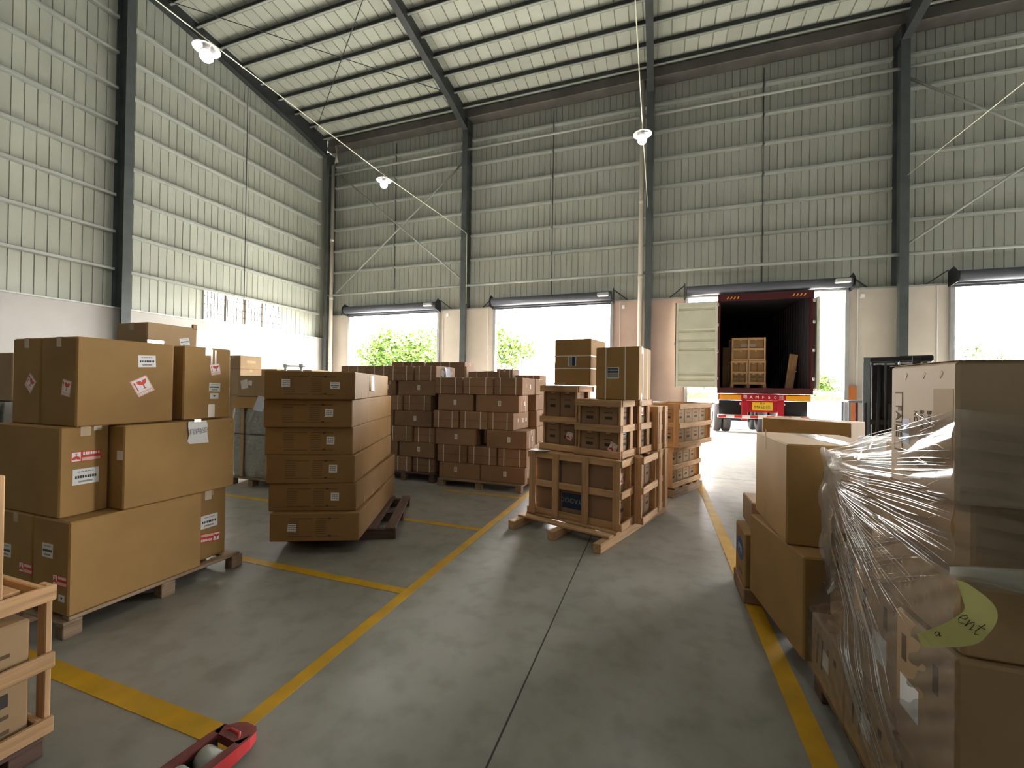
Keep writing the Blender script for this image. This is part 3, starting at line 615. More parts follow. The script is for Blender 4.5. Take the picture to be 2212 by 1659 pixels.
# ================================================================== slatted crates
def crate(label, K, rz, W, D, H, z0, fposts, frails, sposts, srails, over='posts', group=None, t=.022, pw=.075, rw=.07, back=True, top=1, so=0):
    """origin: near right corner at the base; x runs left (negative), y runs away"""
    c = thing('crate', label, 'crate', (K[0], K[1], z0), rz, group)
    def P(*a): wood('slat', *a, c)
    yo, yi = (0, t) if over == 'posts' else (t, 2*t)      # depth band of posts
    ro, ri = (t+.0005, 2*t) if over == 'posts' else (0, t-.0005)
    for side in ((0,) if not back else (0, 1)):
        f = (lambda a, b_: (a, b_)) if not side else (lambda a, b_: (D-b_, D-a))
        for x in fposts: xa = -W+x*(W-pw); P(xa, xa+pw, *f(yo, yi), 0, H)
        for z in frails: za = z*(H-rw); P(-W, 0, *f(ro, ri), za, za+rw)
    for side in (0, 1):
        g = (lambda a, b_: (-b_, -a)) if not side else (lambda a, b_: (-W+a, -W+b_))
        for y in sposts: ya = 2*t+y*(D-4*t-pw); P(*g(yo, yi), ya, ya+pw, 0, H)
        for z in srails:
            za = z*(H-rw)
            if so: P(*g(-t, -.0005), -.002, D+.002, za, za+rw)
            else: P(*g(ro, ri), 2*t+.001, D-2*t-.001, za, za+rw)
    for k in range(top+1): ya = 2*t+.03+k*(D-4*t-.06-pw)/max(1, top); P(-W+2*t, -2*t, ya, ya+pw, H-.018, H-.001)
    return c
def to_world(K, rz, x, y): a = R(rz); return K[0]+x*math.cos(a)-y*math.sin(a), K[1]+x*math.sin(a)+y*math.cos(a)
def fill(K, rz, W, D, z0, H, nx, ny, nz, labeler, m='cardboard_dull', gap=.006, ins=.05, group=None, skip=None, bars=True, insy=None):
    insy = ins if insy is None else insy
    sx, sy, sz = (W-2*ins)/nx, (D-2*insy)/ny, (H-.04)/nz; out = {}
    for i in range(nx):
        for j in range(ny):
            for k in range(nz):
                if skip and skip(i, j, k): continue
                x = -W+ins+sx*(i+.5); y = insy+sy*(j+.5); wx, wy = to_world(K, rz, x, y)
                lb = labeler(i, j, k)
                o, d = carton(lb, wx-sx/2+gap/2, wx+sx/2-gap/2, wy-sy/2+gap/2, wy+sy/2-gap/2, z0+.012+sz*k, z0+.012+sz*(k+1)-.004, m, rz, group)
                if bars:
                    for fc in (('-y',) if j == 0 else ()) + (('+x',) if i == nx-1 else ()):
                        ww = d[0] if fc == '-y' else d[1]
                        mark(o, d, fc, 0, d[2]*.62, ww*.45, .012); mark(o, d, fc, 0, d[2]*.80, ww*.3, .009); mark(o, d, fc, 0, d[2]*.42, ww*.38, .03, 'ink')
                out[i, j, k] = (o, d)
    return out
UD = ('lower', 'upper'); LR = ('left', 'right'); L3 = ('left', 'middle', 'right'); FB = ('front', 'rear')
# ------------------------------------------------------------------ middle pallet of slatted crates
gx = 'slatted crates on the skid pallet in the middle'
PK, PR_ = (-.47, 3.86), -19.5
p = thing('pallet', 'wooden skid pallet with long runners under the middle crates', 'pallet', (PK[0], PK[1], 0), PR_)
for x in (-.075, -.575, -1.075): wood('runner', x, x+.075, 0, 1.75, 0, .085, p)
for y in (.17, .33, .62, .95, 1.28, 1.55): wood('deck_board', -1.08, 0, y, y+.10, .0855, .108, p)
def FL(nm, i, j, k): pass
K1, RZ = (-.335, 4.20), -16
crate('lowest wide slatted crate on the middle pallet, front of three, with six square openings', K1, RZ, 1.045, .32, .685, .109, (0, .30, .655, 1), (0, .5, 1), (), (0, .5, 1), group=gx, so=1)
c6 = fill(K1, RZ, 1.045, .32, .109, .685, 3, 1, 2, lambda i, j, k: 'brown carton in the front lowest middle crate, %s opening, %s row' % (L3[i], UD[k]), group='cartons inside the middle crates', bars=False)
o, d = c6[1, 0, 0]; mark(o, d, '-y', 0, .185, d[0]*.86, .16, 'navy'); letter(o, d, '-y', 0, .19, 'OYADOC', .07, 'grey_ink', 180)
o, d = c6[0, 0, 0]; mark(o, d, '-y', .12, .20, .03, .12, 'navy')
for k in (0, 1): o, d = c6[2, 0, k]; mark(o, d, '+x', 0, d[2]*.7, .09, .015); mark(o, d, '+x', .02, d[2]*.45, .12, .035, 'ink')
stick(c6[2, 0, 1][0], c6[2, 0, 1][1], '+x', .02, .14, 'fragile', 180)
K2 = to_world(K1, RZ, .10, .345)
crate('slatted crate behind the front lowest middle crate, jutting out to the right', K2, RZ, .80, .50, .685, .109, (0, 1), (0, .5, 1), (), (0, .5, 1), over='posts', group=gx, so=1)
fill(K2, RZ, .80, .50, .109, .685, 3, 2, 2, lambda i, j, k: 'narrow brown carton in the jutting lower middle crate, %s, %s row' % (FB[j], UD[k]), group='cartons inside the middle crates', skip=lambda i, j, k: i < 2)
K3 = to_world(K1, RZ, .12, .90)
crate('slatted crate at the rear right of the middle pallet, lower layer', K3, RZ, .85, .36, .685, .109, (0, 1), (0, .5, 1), (0, 1), (0, .5, 1), group=gx)
fill(K3, RZ, .85, .36, .109, .685, 3, 1, 2, lambda i, j, k: 'brown carton in the rear lower middle crate, right end, %s row' % UD[k], group='cartons inside the middle crates', skip=lambda i, j, k: i < 2)
ZU = .798; RU = -18; KU = (-.338, 4.27)
crate('second-layer slatted crate in the middle, front right, under the strapped carton', KU, RU, .52, .42, .585, ZU, (), (0, .5, 1), (0, 1), (0, .5, 1), over='rails', group=gx)
cu_ = fill(KU, RU, .52, .42, ZU, .585, 2, 1, 2, lambda i, j, k: 'brown carton in the second-layer right middle crate, %s side, %s row' % (LR[i], UD[k]), group='cartons inside the middle crates')
o, d = cu_[1, 0, 0]; stick(o, d, '-y', .05, .09, 'fragile', 205, .9); mark(o, d, '+x', .0, d[2]*.85, .16, .05, 'sky_blue')
KV = to_world(KU, RU, .03, .43)
crate('second-layer slatted crate in the middle, behind the front right one', KV, RU, .52, .42, .585, ZU, (), (0, .5, 1), (0, 1), (0, .5, 1), over='rails', group=gx)
cv = fill(KV, RU, .52, .42, ZU, .585, 2, 1, 2, lambda i, j, k: 'brown carton in the second-layer rear middle crate, right end, %s row' % UD[k], group='cartons inside the middle crates', skip=lambda i, j, k: i < 1)
o, d = cv[1, 0, 0]; mark(o, d, '+x', -.08, d[2]*.85, .10, .05, 'sky_blue'); stick(cv[1, 0, 1][0], cv[1, 0, 1][1], '+x', 0, .17, 'fragile', 180, .9)
KW = to_world(KU, RU, .08, .88)
crate('second-layer slatted crate in the middle, rearmost, narrow side showing', KW, RU, .52, .36, .50, ZU, (0, 1), (0, 1), (0, 1), (0, .5, 1), group=gx)
fill(KW, RU, .52, .36, ZU, .50, 2, 1, 2, lambda i, j, k: 'brown carton in the rearmost second-layer middle crate, %s row' % UD[k], group='cartons inside the middle crates', skip=lambda i, j, k: i < 1)
KL = to_world(KU, RU, -.53, .07)
crate('second-layer slatted crate in the middle, taller one at left under the leaning carton', KL, RU, .475, .42, .725, ZU, (), (0, .47, 1), (0, 1), (0, .5, 1), over='rails', group=gx)
cl_ = fill(KL, RU, .475, .42, ZU, .725, 2, 1, 2, lambda i, j, k: 'brown carton in the tall left middle crate, %s side, %s row' % (LR[i], UD[k]), group='cartons inside the middle crates')
o, d = cl_[1, 0, 0]; stick(o, d, '-y', .03, .16, 'fragile', 200, .8)
o, d = carton('large brown carton with white straps and dark label, topmost on the middle crates, right', -.44, 0, 0, .46, ZU+.587, ZU+.587+.53, 'cardboard', -13, None, False, (('x', -.115), ('x', .085), ('y', -.08), ('y', .1)), None)
o.location = (*to_world((-.175, 4.275), -13, -.22, .23), ZU+.587); stick(o, d, '-y', -.04, .27, 'brand', 0, .9); letter(o, d, '-y', -.04, .296, 'OYAGOA', .024, 'white').location.y -= .002
for v in (.03, .5): mark(o, d, '+x', -.12, v, .025, .07, 'tape')
o, d = carton('large brown carton bound by two level straps, leaning beside the topmost middle carton', -.44, 0, 0, .45, 0, .52, 'cardboard', -14, None, False, (('z', .33), ('z', .19)), None)
o.location = (*to_world((-.70, 4.62), -14, -.22, .225), ZU+.7275); o.rotation_euler = (0, R(.5), R(-14)); stick(o, d, '-y', 0, .27, 'brand', 90, .8)
def sheet(label, loc, rz, sx, sy, m='paper', bend=.02, tilt=(0, 0), name='paper_sheet', group=None):
    b = MB(); n = 6; vs = []
    for i in range(n+1):
        u = i/n; z = bend*(2*u-1)**2
        for s in (-.5, .5): vs.append((sx*(u-.5), s*sy, z))
    b.add(vs, [(2*i, 2*i+2, 2*i+3, 2*i+1) for i in range(n)], m); b.add([(x, y, z+.0008) for x, y, z in vs], [(2*i+1, 2*i+3, 2*i+2, 2*i) for i in range(n)], m)
    o = b.build(name); o.location = loc; o.rotation_euler = (R(tilt[0]), R(tilt[1]), R(rz)); return tag(o, label, 'paper', group)
sheet('white paper sheet curling over the top of the tall left middle crate', (-1.06, 4.50, ZU+.728), -18, .2, .15, bend=.012)
sheet('white paper sheet on the front left top of the lowest middle crate', (-1.22, 4.52, .798), -16, .2, .12, bend=.008)

# ------------------------------------------------------------------ two-crate stack behind it
gg = 'slatted crates stacked before the truck doorway'
p = thing('pallet', 'old wooden skids under the crate stack before the truck doorway', 'pallet', (.22, 6.2, 0), -26)
for x in (-.10, -.40, -.68): wood('runner', x, x+.10, -.02, 1.02, 0, .105, p, 'old_wood')
for y in (.05, .3, .55, .8): wood('deck_board', -.68, 0, y, y+.11, .1055, .128, p, 'old_wood')
for z0, K, D, H, nm in ((.129, (.20, 6.23), .97, .565, 'lower'), (.70, (.275, 6.14), 1.15, .60, 'upper')):
    crate('%s slatted crate of the stack before the truck doorway' % nm, K, -26, .66, D, H, z0, (0, 1), (0, .5, 1), (), (0, .5, 1), group=gg, so=1)
    fill(K, -26, .66, D, z0, H, 2, 4, 2, lambda i, j, k: 'brown carton in the %s crate before the truck doorway, %s from its front, %s row' % (nm, ('first', 'second', 'third', 'fourth')[j], UD[k]) if i else 'brown carton in the %s crate before the truck doorway, front left, %s row' % (nm, UD[k]), m='cardboard_tan', group='cartons in the stack before the doorway', skip=lambda i, j, k: i == 0 and j > 0)
sheet('white sheet lying on the upper crate before the truck doorway', (.05, 6.55, 1.305), -26, .25, .3, bend=.01)

# ------------------------------------------------------------------ crates inside the container
gc = 'slatted crates inside the container'
p = pallet('wooden pallet under the crates inside the container', (2.58, 14.66, 1.571), 0, .96, .66, .115, 'pine', 5)
for k, (nm, x1, W, z0, fp) in enumerate((('lower left', 2.572, .46, 1.687, (0, 1)), ('lower right', 3.052, .46, 1.687, (0, 1)), ('upper wide', 3.04, .91, 2.392, (0, .5, 1)))):
    crate('%s slatted crate inside the container' % nm, (x1, 14.34), 0, W, .6, .70, z0, fp, (0, .5, 1), (0, 1), (0, 1), over='rails' if k < 2 else 'posts', group=gc, pw=.05, rw=.06)
    cc = fill((x1, 14.34), 0, W, .6, z0, .70, 2, 1, 2, lambda i, j, q: 'brown carton in the %s crate inside the container, %s side, %s row' % (nm, LR[i], UD[q]), m='cardboard_brown', group='cartons in the container crates', bars=False)
    if k == 2:
        for i in (0, 1): mark(*cc[i, 0, 1], '-y', .1-.2*i, .12, .2, .09, 'grey_ink')
    else:
        for i in (0, 1): mark(*cc[i, 0, 0], '-y', 0, .2, .13, .03, 'ink')
carton('brown carton half hidden at left behind the container crates', 1.98, 2.5, 15.1, 15.6, 2.30, 2.87, 'cardboard_tan'); carton('brown carton on the container floor behind the crates, under another carton', 1.98, 2.5, 15.1, 15.6, 1.572, 2.299, 'cardboard_tan')
tag(sheet('crumpled white paper on top of the container crates', (2.82, 14.6, 3.095), 10, .13, .2, bend=.03), 'crumpled white paper on top of the container crates', 'paper')

# ------------------------------------------------------------------ big brown cartons at left (their +X faces look into the aisle)
gb = 'big brown cartons stacked at left on the pallet'
p = thing('pallet', 'low wooden pallet on block feet under the big brown cartons at left', 'pallet', (-3.72, 2.01, 0), 0)
for x in (-.45, -.22, .01, .24, .43): wood('deck_board', x, x+.07, -.53, .53, .098, .121, p, 'old_wood')
for y in (-.51, 0, .51):
    wood('stringer_board', -.45, .50, y-.045, y+.045, .08, .0975, p, 'old_wood')
    for x in (-.44, .0, .42): wood('block', x, x+.08, y-.045, y+.045, 0, .0795, p, 'old_wood')
ZB = .1225
o, d = carton('long plain brown carton at the bottom left of the left stack, facing the aisle', -3.585, -3.22, 1.475, 2.228, ZB, ZB+.548, group=gb, tape=False)
stick(o, d, '-y', .10, .20, 'banner', 180); stick(o, d, '-y', -.03, .36, 'address'); stick(o, d, '-y', .12, .10, 'tiny')
o, d = carton('brown carton at the bottom of the left stack, dark side behind the wooden crate', -3.96, -3.595, 1.475, 2.228, ZB, ZB+.548, group=gb); stick(o, d, '-y', .12, .22, 'banner', 180); stick(o, d, '-y', -.1, .3, 'address')
o, d = carton('brown carton at the bottom right of the left stack with white label and red banner', -3.9, -3.313, 2.236, 2.484, ZB, ZB+.548, group=gb); stick(o, d, '+x', -.01, .29, 'address', 0, 1.2); stick(o, d, '+x', -.0, .16, 'banner', 8, 1.1); mark(o, d, '+x', -.02, .5, .05, .08, 'clear_tape')
ZC = ZB+.549
o, d = carton('brown carton at the middle left of the left stack, red banner over white label', -4.05, -3.358, 1.486, 1.725, ZC, ZC+.545, group=gb); stick(o, d, '+x', .005, .36, 'banner', 180, 1.05); stick(o, d, '+x', .005, .235, 'address', 0, 1.15); mark(o, d, '+x', .06, .53, .04, .03, 'clear_tape')
o, d = carton('long brown carton, middle layer of the left stack, under the narrow top carton', -3.6, -3.226, 1.734, 2.482, ZC, ZC+.54, group=gb); stick(o, d, '-y', .15, .35, 'plain', 0, .6)
b = MB(); n = 8
vs = [(s*(.064+.004*math.sin(i)), -.004-.010*math.sin(i/n*2.6)-.002*s*i, -.165*i/n) for i in range(n+1) for s in (-1, 1)]
b.add(vs, [(2*i, 2*i+1, 2*i+3, 2*i+2) for i in range(n)], 'paper'); ps = b.build('hanging_sheet'); ps.matrix_basis = Matrix.Translation((-3.224, 2.185, ZC+.54)) @ Matrix.Rotation(R(90), 4, 'Z'); tag(ps, 'white handwritten sheet taped on the middle right carton of the left stack', 'paper')
text('几内亚', .048, 'grey_ink', ps, (-.005, -.024, -.075), 0, -4); put('tape', boxmesh(.05, .001, .05, 'clear_tape', .0003), ps, (.0, -.005, -.035))
carton('brown carton of the middle layer hidden behind the long one, left stack', -4.05, -3.61, 1.734, 2.482, ZC, ZC+.54, group=gb)
ZD = ZC+.546
o, d = carton('big brown top carton of the left stack, fragile sticker and white label facing aisle', -3.672, -3.306, 1.531, 2.07, ZD, ZD+.549, group=gb)
stick(o, d, '+x', .075, .25, 'fragile', -28, 1.05); stick(o, d, '+x', .10, .42, 'address', -3, .95); stick(o, d, '-y', .085, .235, 'fragile', 10, .9)
o, d = carton('brown top-layer carton at the left end of the left stack, worn sticker', -3.995, -3.684, 1.531, 2.07, ZD, ZD+.549, group=gb); stick(o, d, '-y', .05, .26, 'fragile', 40, .9)
o, d = carton('narrow brown carton at the top right of the left stack with taped fragile sticker', -3.69, -3.313, 2.14, 2.502, ZD, ZD+.551, group=gb)
stick(o, d, '+x', .055, .385, 'fragile', -10, .78); stick(o, d, '+x', .052, .245, 'address', 2, .8); stick(o, d, '+x', .05, .175, 'tiny', 0, 1.1)
for u, v, h in ((.025, .46, .16), (.055, .46, .15), (.03, .06, .1)): mark(o, d, '+x', u, v, .014 if h > .1 else .05, h, 'clear_tape')
carton('brown carton of the top layer behind the narrow one, left stack', -4.27, -3.70, 2.14, 2.7, ZD, ZD+.551, group=gb); carton('brown carton of the middle layer at the far back of the left stack', -4.7, -4.06, 1.9, 2.6, ZC, ZC+.545, group=gb); carton('brown carton at the bottom far back of the left stack', -4.75, -4.19, 1.9, 2.6, .001, ZC-.001, group=gb)
o, d = carton('brown carton with taped edge standing alone on top of the left stack', -4.215, -3.836, 2.2, 2.585, ZD+.552, ZD+.552+.205, 'cardboard_tan')
stick(o, d, '+x', .09, .075, 'address', -12, .7); mark(o, d, '+x', -.13, .035, .12, .06, 'clear_tape'); piece('flap', .17, .195, .155, .19, .19, .235, 'cardboard_tan', o)

# ------------------------------------------------------------------ slatted crates at the near left
ga = 'slatted crates at the near left edge'
crate('pale slatted crate at the near left, two tiers of cartons inside', (-2.282, .10), 0, .72, .90, .585, .10, (0, 1), (0, 1), (), (0, .49, 1), over='posts', group=ga, rw=.062, pw=.055, so=1)
ca = fill((-2.282, .10), 0, .72, .90, .10, .50, 2, 2, 2, lambda i, j, k: 'brown printed carton in the near left crate, %s, %s tier' % (('near end', 'far end')[j], UD[k]), m='cardboard_tan', group='cartons in the near left crate', skip=lambda i, j, k: i == 0, ins=.024, insy=.048, bars=False)
for j in (0, 1):
    for k in (0, 1):
        o, d = ca[1, j, k]
        for u, w_ in ((.115, .055), (.05, .06), (-.03, .05)): mark(o, d, '+x', u, d[2]*.50, w_, .015)
        for u, w_ in ((.115, .06), (.03, .08)): mark(o, d, '+x', u, d[2]*.25, w_, .016)
        if k == 0: mark(o, d, '+x', .04, d[2]*.78, .20, .05, 'ink'); letter(o, d, '+x', .05, d[2]*.78, 'EDUP', .05, 'cardboard_tan').location.x += .0015; stick(o, d, '+x', .03, .05, 'fragile', 30, .9)
crate('pale slatted crate set back on top of the near left crate', (-2.27, .013), 0, .7, .845, .46, .686, (0, 1), (0, 1), (0, 1), (0, 1), over='posts', group=ga)
fill((-2.27, .013), 0, .7, .845, .686, .46, 2, 2, 1, lambda i, j, k: 'brown carton in the upper near left crate, %s' % ('near end', 'far end')[j], m='cardboard_tan', group='cartons in the near left crate', skip=lambda i, j, k: i == 0, bars=False)
pallet('dark wooden pallet under the near left crate', (-2.66, .56, 0), 0, .72, .86, .098, 'dark_wood', 5, 'x', 3)

# ------------------------------------------------------------------ six flat cartons, each turned a little
gf = 'flat brown cartons stacked askew on the dark pallet'
CS = [(.121, -2.479, 3.078, 24.0), (.3695, -2.533, 3.100, 22.9), (.618, -2.548, 3.097, 24.3), (.8665, -2.573, 3.094, 23.7), (1.115, -2.562, 3.065, 23.4), (1.3635, -2.528, 3.055, 25.8)]
names = ('lowest', 'second from the bottom', 'third from the bottom', 'third from the top', 'second from the top', 'topmost')
for i, (z, kx, ky, a) in enumerate(CS):
    wx, wy = to_world((kx, ky), a, -.3785, .82)
    o, d = carton('flat long brown carton, %s of the six stacked askew' % names[i], wx-.3785, wx+.3785, wy-.82, wy+.82, z, z+.2475, 'cardboard_brown', a, gf, False)
    if i == 5: stick(o, d, '-y', -.20, .14, 'small', 0, 1); stick(o, d, '-y', .21, .125, 'address', 0, .72)
    elif i == 0: stick(o, d, '-y', -.19, .12, 'small', 3, 1)
    else: stick(o, d, '-y', .185-.005*(i-3), .13, 'small', 1, 1)
    for u in (-.115, .115):
        for v in (.045, .2): mark(o, d, '-y', u+.0, v, .20 if u < 0 else .19, .006)
        for r in range(7): mark(o, d, '-y', u-.06, .07+.018*r, .09, .005)
    mark(o, d, '-y', .128, .05, .022, .014, 'ink'); mark(o, d, '-y', .128, .2, .022, .014, 'ink')
    for k in range(4):
        if i: mark(o, d, '+x', -.55+.3*k, .035, .022, .07, 'tape', name='tape')
    if i == 5:
        for u, mm in ((-.10, 'paper_blue'), (-.17, 'cardboard')): put('paper_tag', boxmesh(.12, .004, .16, mm, .001), o, (.3785+.01, u, .07), (R(-4), R(6), R(90)))
wx, wy = to_world((-2.388, 3.5), 26, -.5, .6)
pallet('dark stained wooden pallet jutting out under the six askew flat cartons', (wx, wy, 0), 26, 1.0, 1.2, .119, 'dark_wood', 6, 'y', 3, False)

# ------------------------------------------------------------------ the long stack of strapped cartons
ge = 'strapped brown cartons in the long stack behind the crates'
YE = 5.70; H6 = (1.379, 1.124, .867, .610, .352, .115)
ROWS = [[(-3.229, -2.769), (-2.754, -2.273), (-2.259, -1.816)], [(-3.183, -2.594), (-2.55, -1.87)], [(-3.237, -2.813), (-2.806, -2.351), (-2.344, -1.93)], [(-3.206, -2.536), (-2.358, -1.737)], [(-3.168, -2.666), (-2.652, -2.197), (-2.183, -1.737)], [(-3.137, -2.452), (-2.448, -1.756)]]
ORD = ('top', 'second', 'third', 'fourth', 'fifth', 'bottom', 'lowest')
rnd = random.Random(5)
def row_carton(where, r, pos, a, b_, z, h, end_on, y0, rz=0, m='cardboard_dull'):
    D = .64 if end_on else .45; jy = rnd.uniform(-.02, .02)
    st = (('x', -(b_-a)*.28), ('x', (b_-a)*.26)) if end_on else (('y', -.08), ('y', .09))
    o, d = carton('%s carton, %s row, %s, in the %s' % ('strapped end-on brown' if end_on else 'broadside brown', ORD[r], pos, where), a+.004, b_-.004, y0+jy, y0+jy+D, z, z+h-.002, m, rz, ge, not end_on, st)
    if not end_on: stick(o, d, '-y', rnd.uniform(-.06, .02) if pos == 'left' else .04, .13, 'tall', 0, 1.1)
    else: mark(o, d, '-y', 0, h*.48, (b_-a)*.98, .004, 'cardboard_in', name='seam')
    return o, d
for r, row in enumerate(ROWS):
    h = (H6[r-1]-H6[r]) if r else .252
    for i, (a, b_) in enumerate(row):
        pos = (L3 if len(row) == 3 else LR)[i]; o, d = row_carton('long stack', r, pos, a, b_, H6[r], h, len(row) == 3, YE, -3 if (r == 2 and i == 2) else 0)
        if i == len(row)-1:
            mark(o, d, '+x', -d[1]*.2, h*.55, .05, .05, 'tape'); stick(o, d, '+x', d[1]*.12, h*.5, 'tall', 0, .9)
            if r == 2: stick(o, d, '+x', d[1]*.33, h*.5, 'small', 5, .7)
    o, d = carton('brown carton, %s row, behind the right end of the long stack' % ORD[r], -2.45-.02*r, -1.83+.012*r, 6.42, 6.86, H6[r], H6[r]+h-.002, 'cardboard_dull', 0, ge)
pallet('pale wooden pallet under the long stack of strapped cartons', (-2.45, 6.2, 0), 0, 1.32, 1.16, .114, 'old_wood', 6, 'x', 3)
H7 = (1.574, 1.338, 1.096, .851, .607, .372, .14)
R7 = [[(-4.118, -3.656), (-3.64, -3.249)], [(-4.203, -3.975), (-3.937, -3.252)], [(-4.169, -3.835), (-3.827, -3.323)], [(-3.975, -3.299)], [(-4.101, -3.64), (-3.632, -3.25)], [(-3.884, -3.245)], [(-3.967, -3.664), (-3.648, -3.25)]]
for r, row in enumerate(R7):
    h = (H7[r-1]-H7[r]) if r else .236
    eo = r in (0, 2, 4, 6)
    for i, (a, b_) in enumerate(row):
        o, d = row_carton('left part of the long stack', r, LR[i] if len(row) == 2 else 'single', a, b_, H7[r], h, eo, YE+.06)
        if r == 0 and i == 1: stick(o, d, '+x', -.1, .12, 'plain', 20, 1); mark(o, d, '+x', .2, .13, .05, .05, 'tape')
    if len(row) == 1: carton('brown carton, %s row, at the far left of the long stack' % ORD[r], -4.6, row[0][0]-.03, YE+.05, YE+.5, H7[r], H7[r]+h-.002, 'cardboard_dull', 0, ge)
sheet('pale blue sheet hanging on the top left cartons of the long stack', (-3.205, 6.05, 1.69), 90, .16, .2, 'paper_blue', .02, (78, 8))
pallet('dark wooden pallet under the left part of the long stack', (-3.78, 6.2, 0), 0, 1.1, .96, .139, 'dark_wood', 6, 'x', 3)
# what stands farther back, only its top row in view
gk = 'cartons whose tops show behind the long stack'
BK = [(-5.66, -5.1, 6.45, 6.95, 1.85, 'far left'), (-5.08, -4.53, 6.45, 6.95, 1.845, 'left'), (-4.96, -4.24, 7.05, 7.5, 1.955, 'upper left'), (-4.2, -3.37, 7.05, 7.5, 1.945, 'upper right'), (-3.30, -2.75, 7.05, 7.55, 1.77, 'middle'), (-2.72, -2.42, 7.0, 7.4, 1.815, 'small dark'), (-2.38, -1.93, 7.05, 7.5, 1.71, 'right')]
for x0, x1, y0, y1, zt_, nm in BK:
    hh = zt_/3
    for k in range(3): o, d = carton('brown carton, %s of those behind the long stack, %s' % (nm, ('bottom', 'middle of its column', 'top of its column')[k]), x0, x1, y0, y1, .001+hh*k, hh*(k+1)-.001, 'cardboard_dull', 0, gk, straps=(('x', .1), ('x', -.1)) if k == 2 else ())
    if nm == 'upper right': stick(o, d, '+x', 0, .45, 'tall')
wood('batten', -3.36, -3.32, 7.02, 7.045, 0, 1.86, None); bo = bpy.data.objects['batten']; tag(bo, 'upright wooden batten behind the long stack, its tip showing', 'batten')
sheet('white sheet on the cartons behind the long stack', (-2.95, 7.2, 1.775), 20, .3, .3, bend=.04)
# ------------------------------------------------------------------ wrapped goods behind the left stack
def wavy_block(sx, sy, sz, m, seed, amp=.012, n=10):
    rnd = random.Random(seed); b = MB(); nz = 10; per = []
    for k in range(n): per.append((-sx/2+sx*k/n, -sy/2))
    for k in range(n): per.append((sx/2, -sy/2+sy*k/n))
    for k in range(n): per.append((sx/2-sx*k/n, sy/2))
    for k in range(n): per.append((-sx/2, sy/2-sy*k/n))
    N = len(per); vs = []
    for j in range(nz+1):
        for x, y in per: f = 1+rnd.uniform(-amp, amp)-(.03 if j in (0, nz) else 0); vs.append((x*f, y*f, sz*j/nz))
    fs = [(j*N+i, j*N+(i+1) % N, (j+1)*N+(i+1) % N, (j+1)*N+i) for j in range(nz) for i in range(N)] + [tuple(range(N-1, -1, -1)), tuple(nz*N+i for i in range(N))]
    b.add(vs, fs, m); return b
def wrapped(label, x, y, sx, sy, z0, h, seed, rz=0):
    t = thing('wrapped_load', label, 'load', (x, y, z0), rz); wavy_block(sx, sy, h, 'goods', seed).build('goods', None, t)
    wavy_block(sx+.03, sy+.03, h+.004, 'film_dense', seed+1, .01, 14).build('film', None, t)
    for u in (-sx/2+.20, sx/2-.08): piece('corner_board', u-.03, u+.03, -sy/2-.035, -sy/2-.022, .01, h, 'cardboard_tan', t)
    for z in (h*.62,): piece('strap', -sx/2-.02, sx/2+.02, -sy/2-.037, -sy/2-.035, z-.008, z+.008, 'ink', t)
    return t
wrapped('film-wrapped grey goods with brown corner boards, between the left stack and the six flat cartons', -5.55, 4.92, .78, .72, .122, 1.02, 3)
pallet('wooden pallet under the film-wrapped grey goods', (-5.55, 4.92, 0), 0, .9, .8, .12, 'old_wood', 5, 'x', 3)
t = thing('open_carton', 'open brown carton with raised flap on the film-wrapped grey goods', 'carton', (-5.62, 4.88, 1.148), 4)
for a in ((-.32, .32, -.30, -.29), (-.32, .32, .29, .30), (-.32, -.31, -.289, .289), (.31, .32, -.289, .289)): piece('side', *a, 0, .15, 'cardboard_dull', t, .002)
piece('bottom', -.309, .309, -.289, .289, 0, .01, 'cardboard_dull', t); fl = piece('flap', -.30, .10, -.005, .005, 0, .17, 'cardboard', t); fl.location = (-.1, -.31, .14); fl.rotation_euler = (R(155), 0, R(3))
sheet('white paper hanging from the open carton on the wrapped goods', (-5.40, 4.545, 1.2), 10, .16, .22, 'paper_blue', .015, (72, 8))
o, d = carton('rounded brown carton with two white papers on top of the open carton', -5.93, -5.34, 4.60, 5.1, 1.30, 1.61, 'cardboard_tan', 2, None, False)
stick(o, d, '-y', -.17, .18, 'plain', -12, 1.3); stick(o, d, '-y', -.06, .2, 'plain', 4, .7)
gl = 'cartons along the left wall far behind'
for i, (x0, x1, y0, y1, z0, z1, nm, mm) in enumerate(((-10.55, -9.0, 8.0, 8.7, 0, .62, 'long brown carton at the bottom of the row along the left wall', 'cardboard'), (-10.55, -9.0, 8.0, 8.7, .622, 1.24, 'long brown carton in the middle of the row along the left wall', 'cardboard'), (-10.55, -9.0, 8.0, 8.7, 1.242, 1.86, 'long rusty-brown carton on top of the row along the left wall', 'cardboard'), (-8.98, -8.0, 8.1, 8.7, 0, .91, 'tan carton at the bottom right of the row along the left wall', 'cardboard_tan'), (-8.98, -8.0, 8.1, 8.7, .912, 1.84, 'tan carton on top at the right of the row along the left wall', 'cardboard_tan'))): carton(nm, x0, x1, y0, y1, z0+.001, z1, mm, 0, gl)
for k, (z0, z1, w_) in enumerate(((.001, .62, .62), (.621, 1.24, .62), (1.241, 1.79, .62), (1.791, 2.07, .42))):
    o, d = carton('pale brown carton, %s of the narrow column just right of the left stack' % ('lowest', 'second', 'third', 'topmost')[k], -8.2-w_, -8.2, 6.4, 6.9, z0, z1, 'cardboard_tan', 0, gl)
    mark(o, d, '+x', 0, d[2]*.55, .2, .05, 'tape')
HT = thing('hand_trolley', 'metal trolley with a crossbar handle showing behind the flat cartons', 'trolley', (-8.15, 7.7, 0))
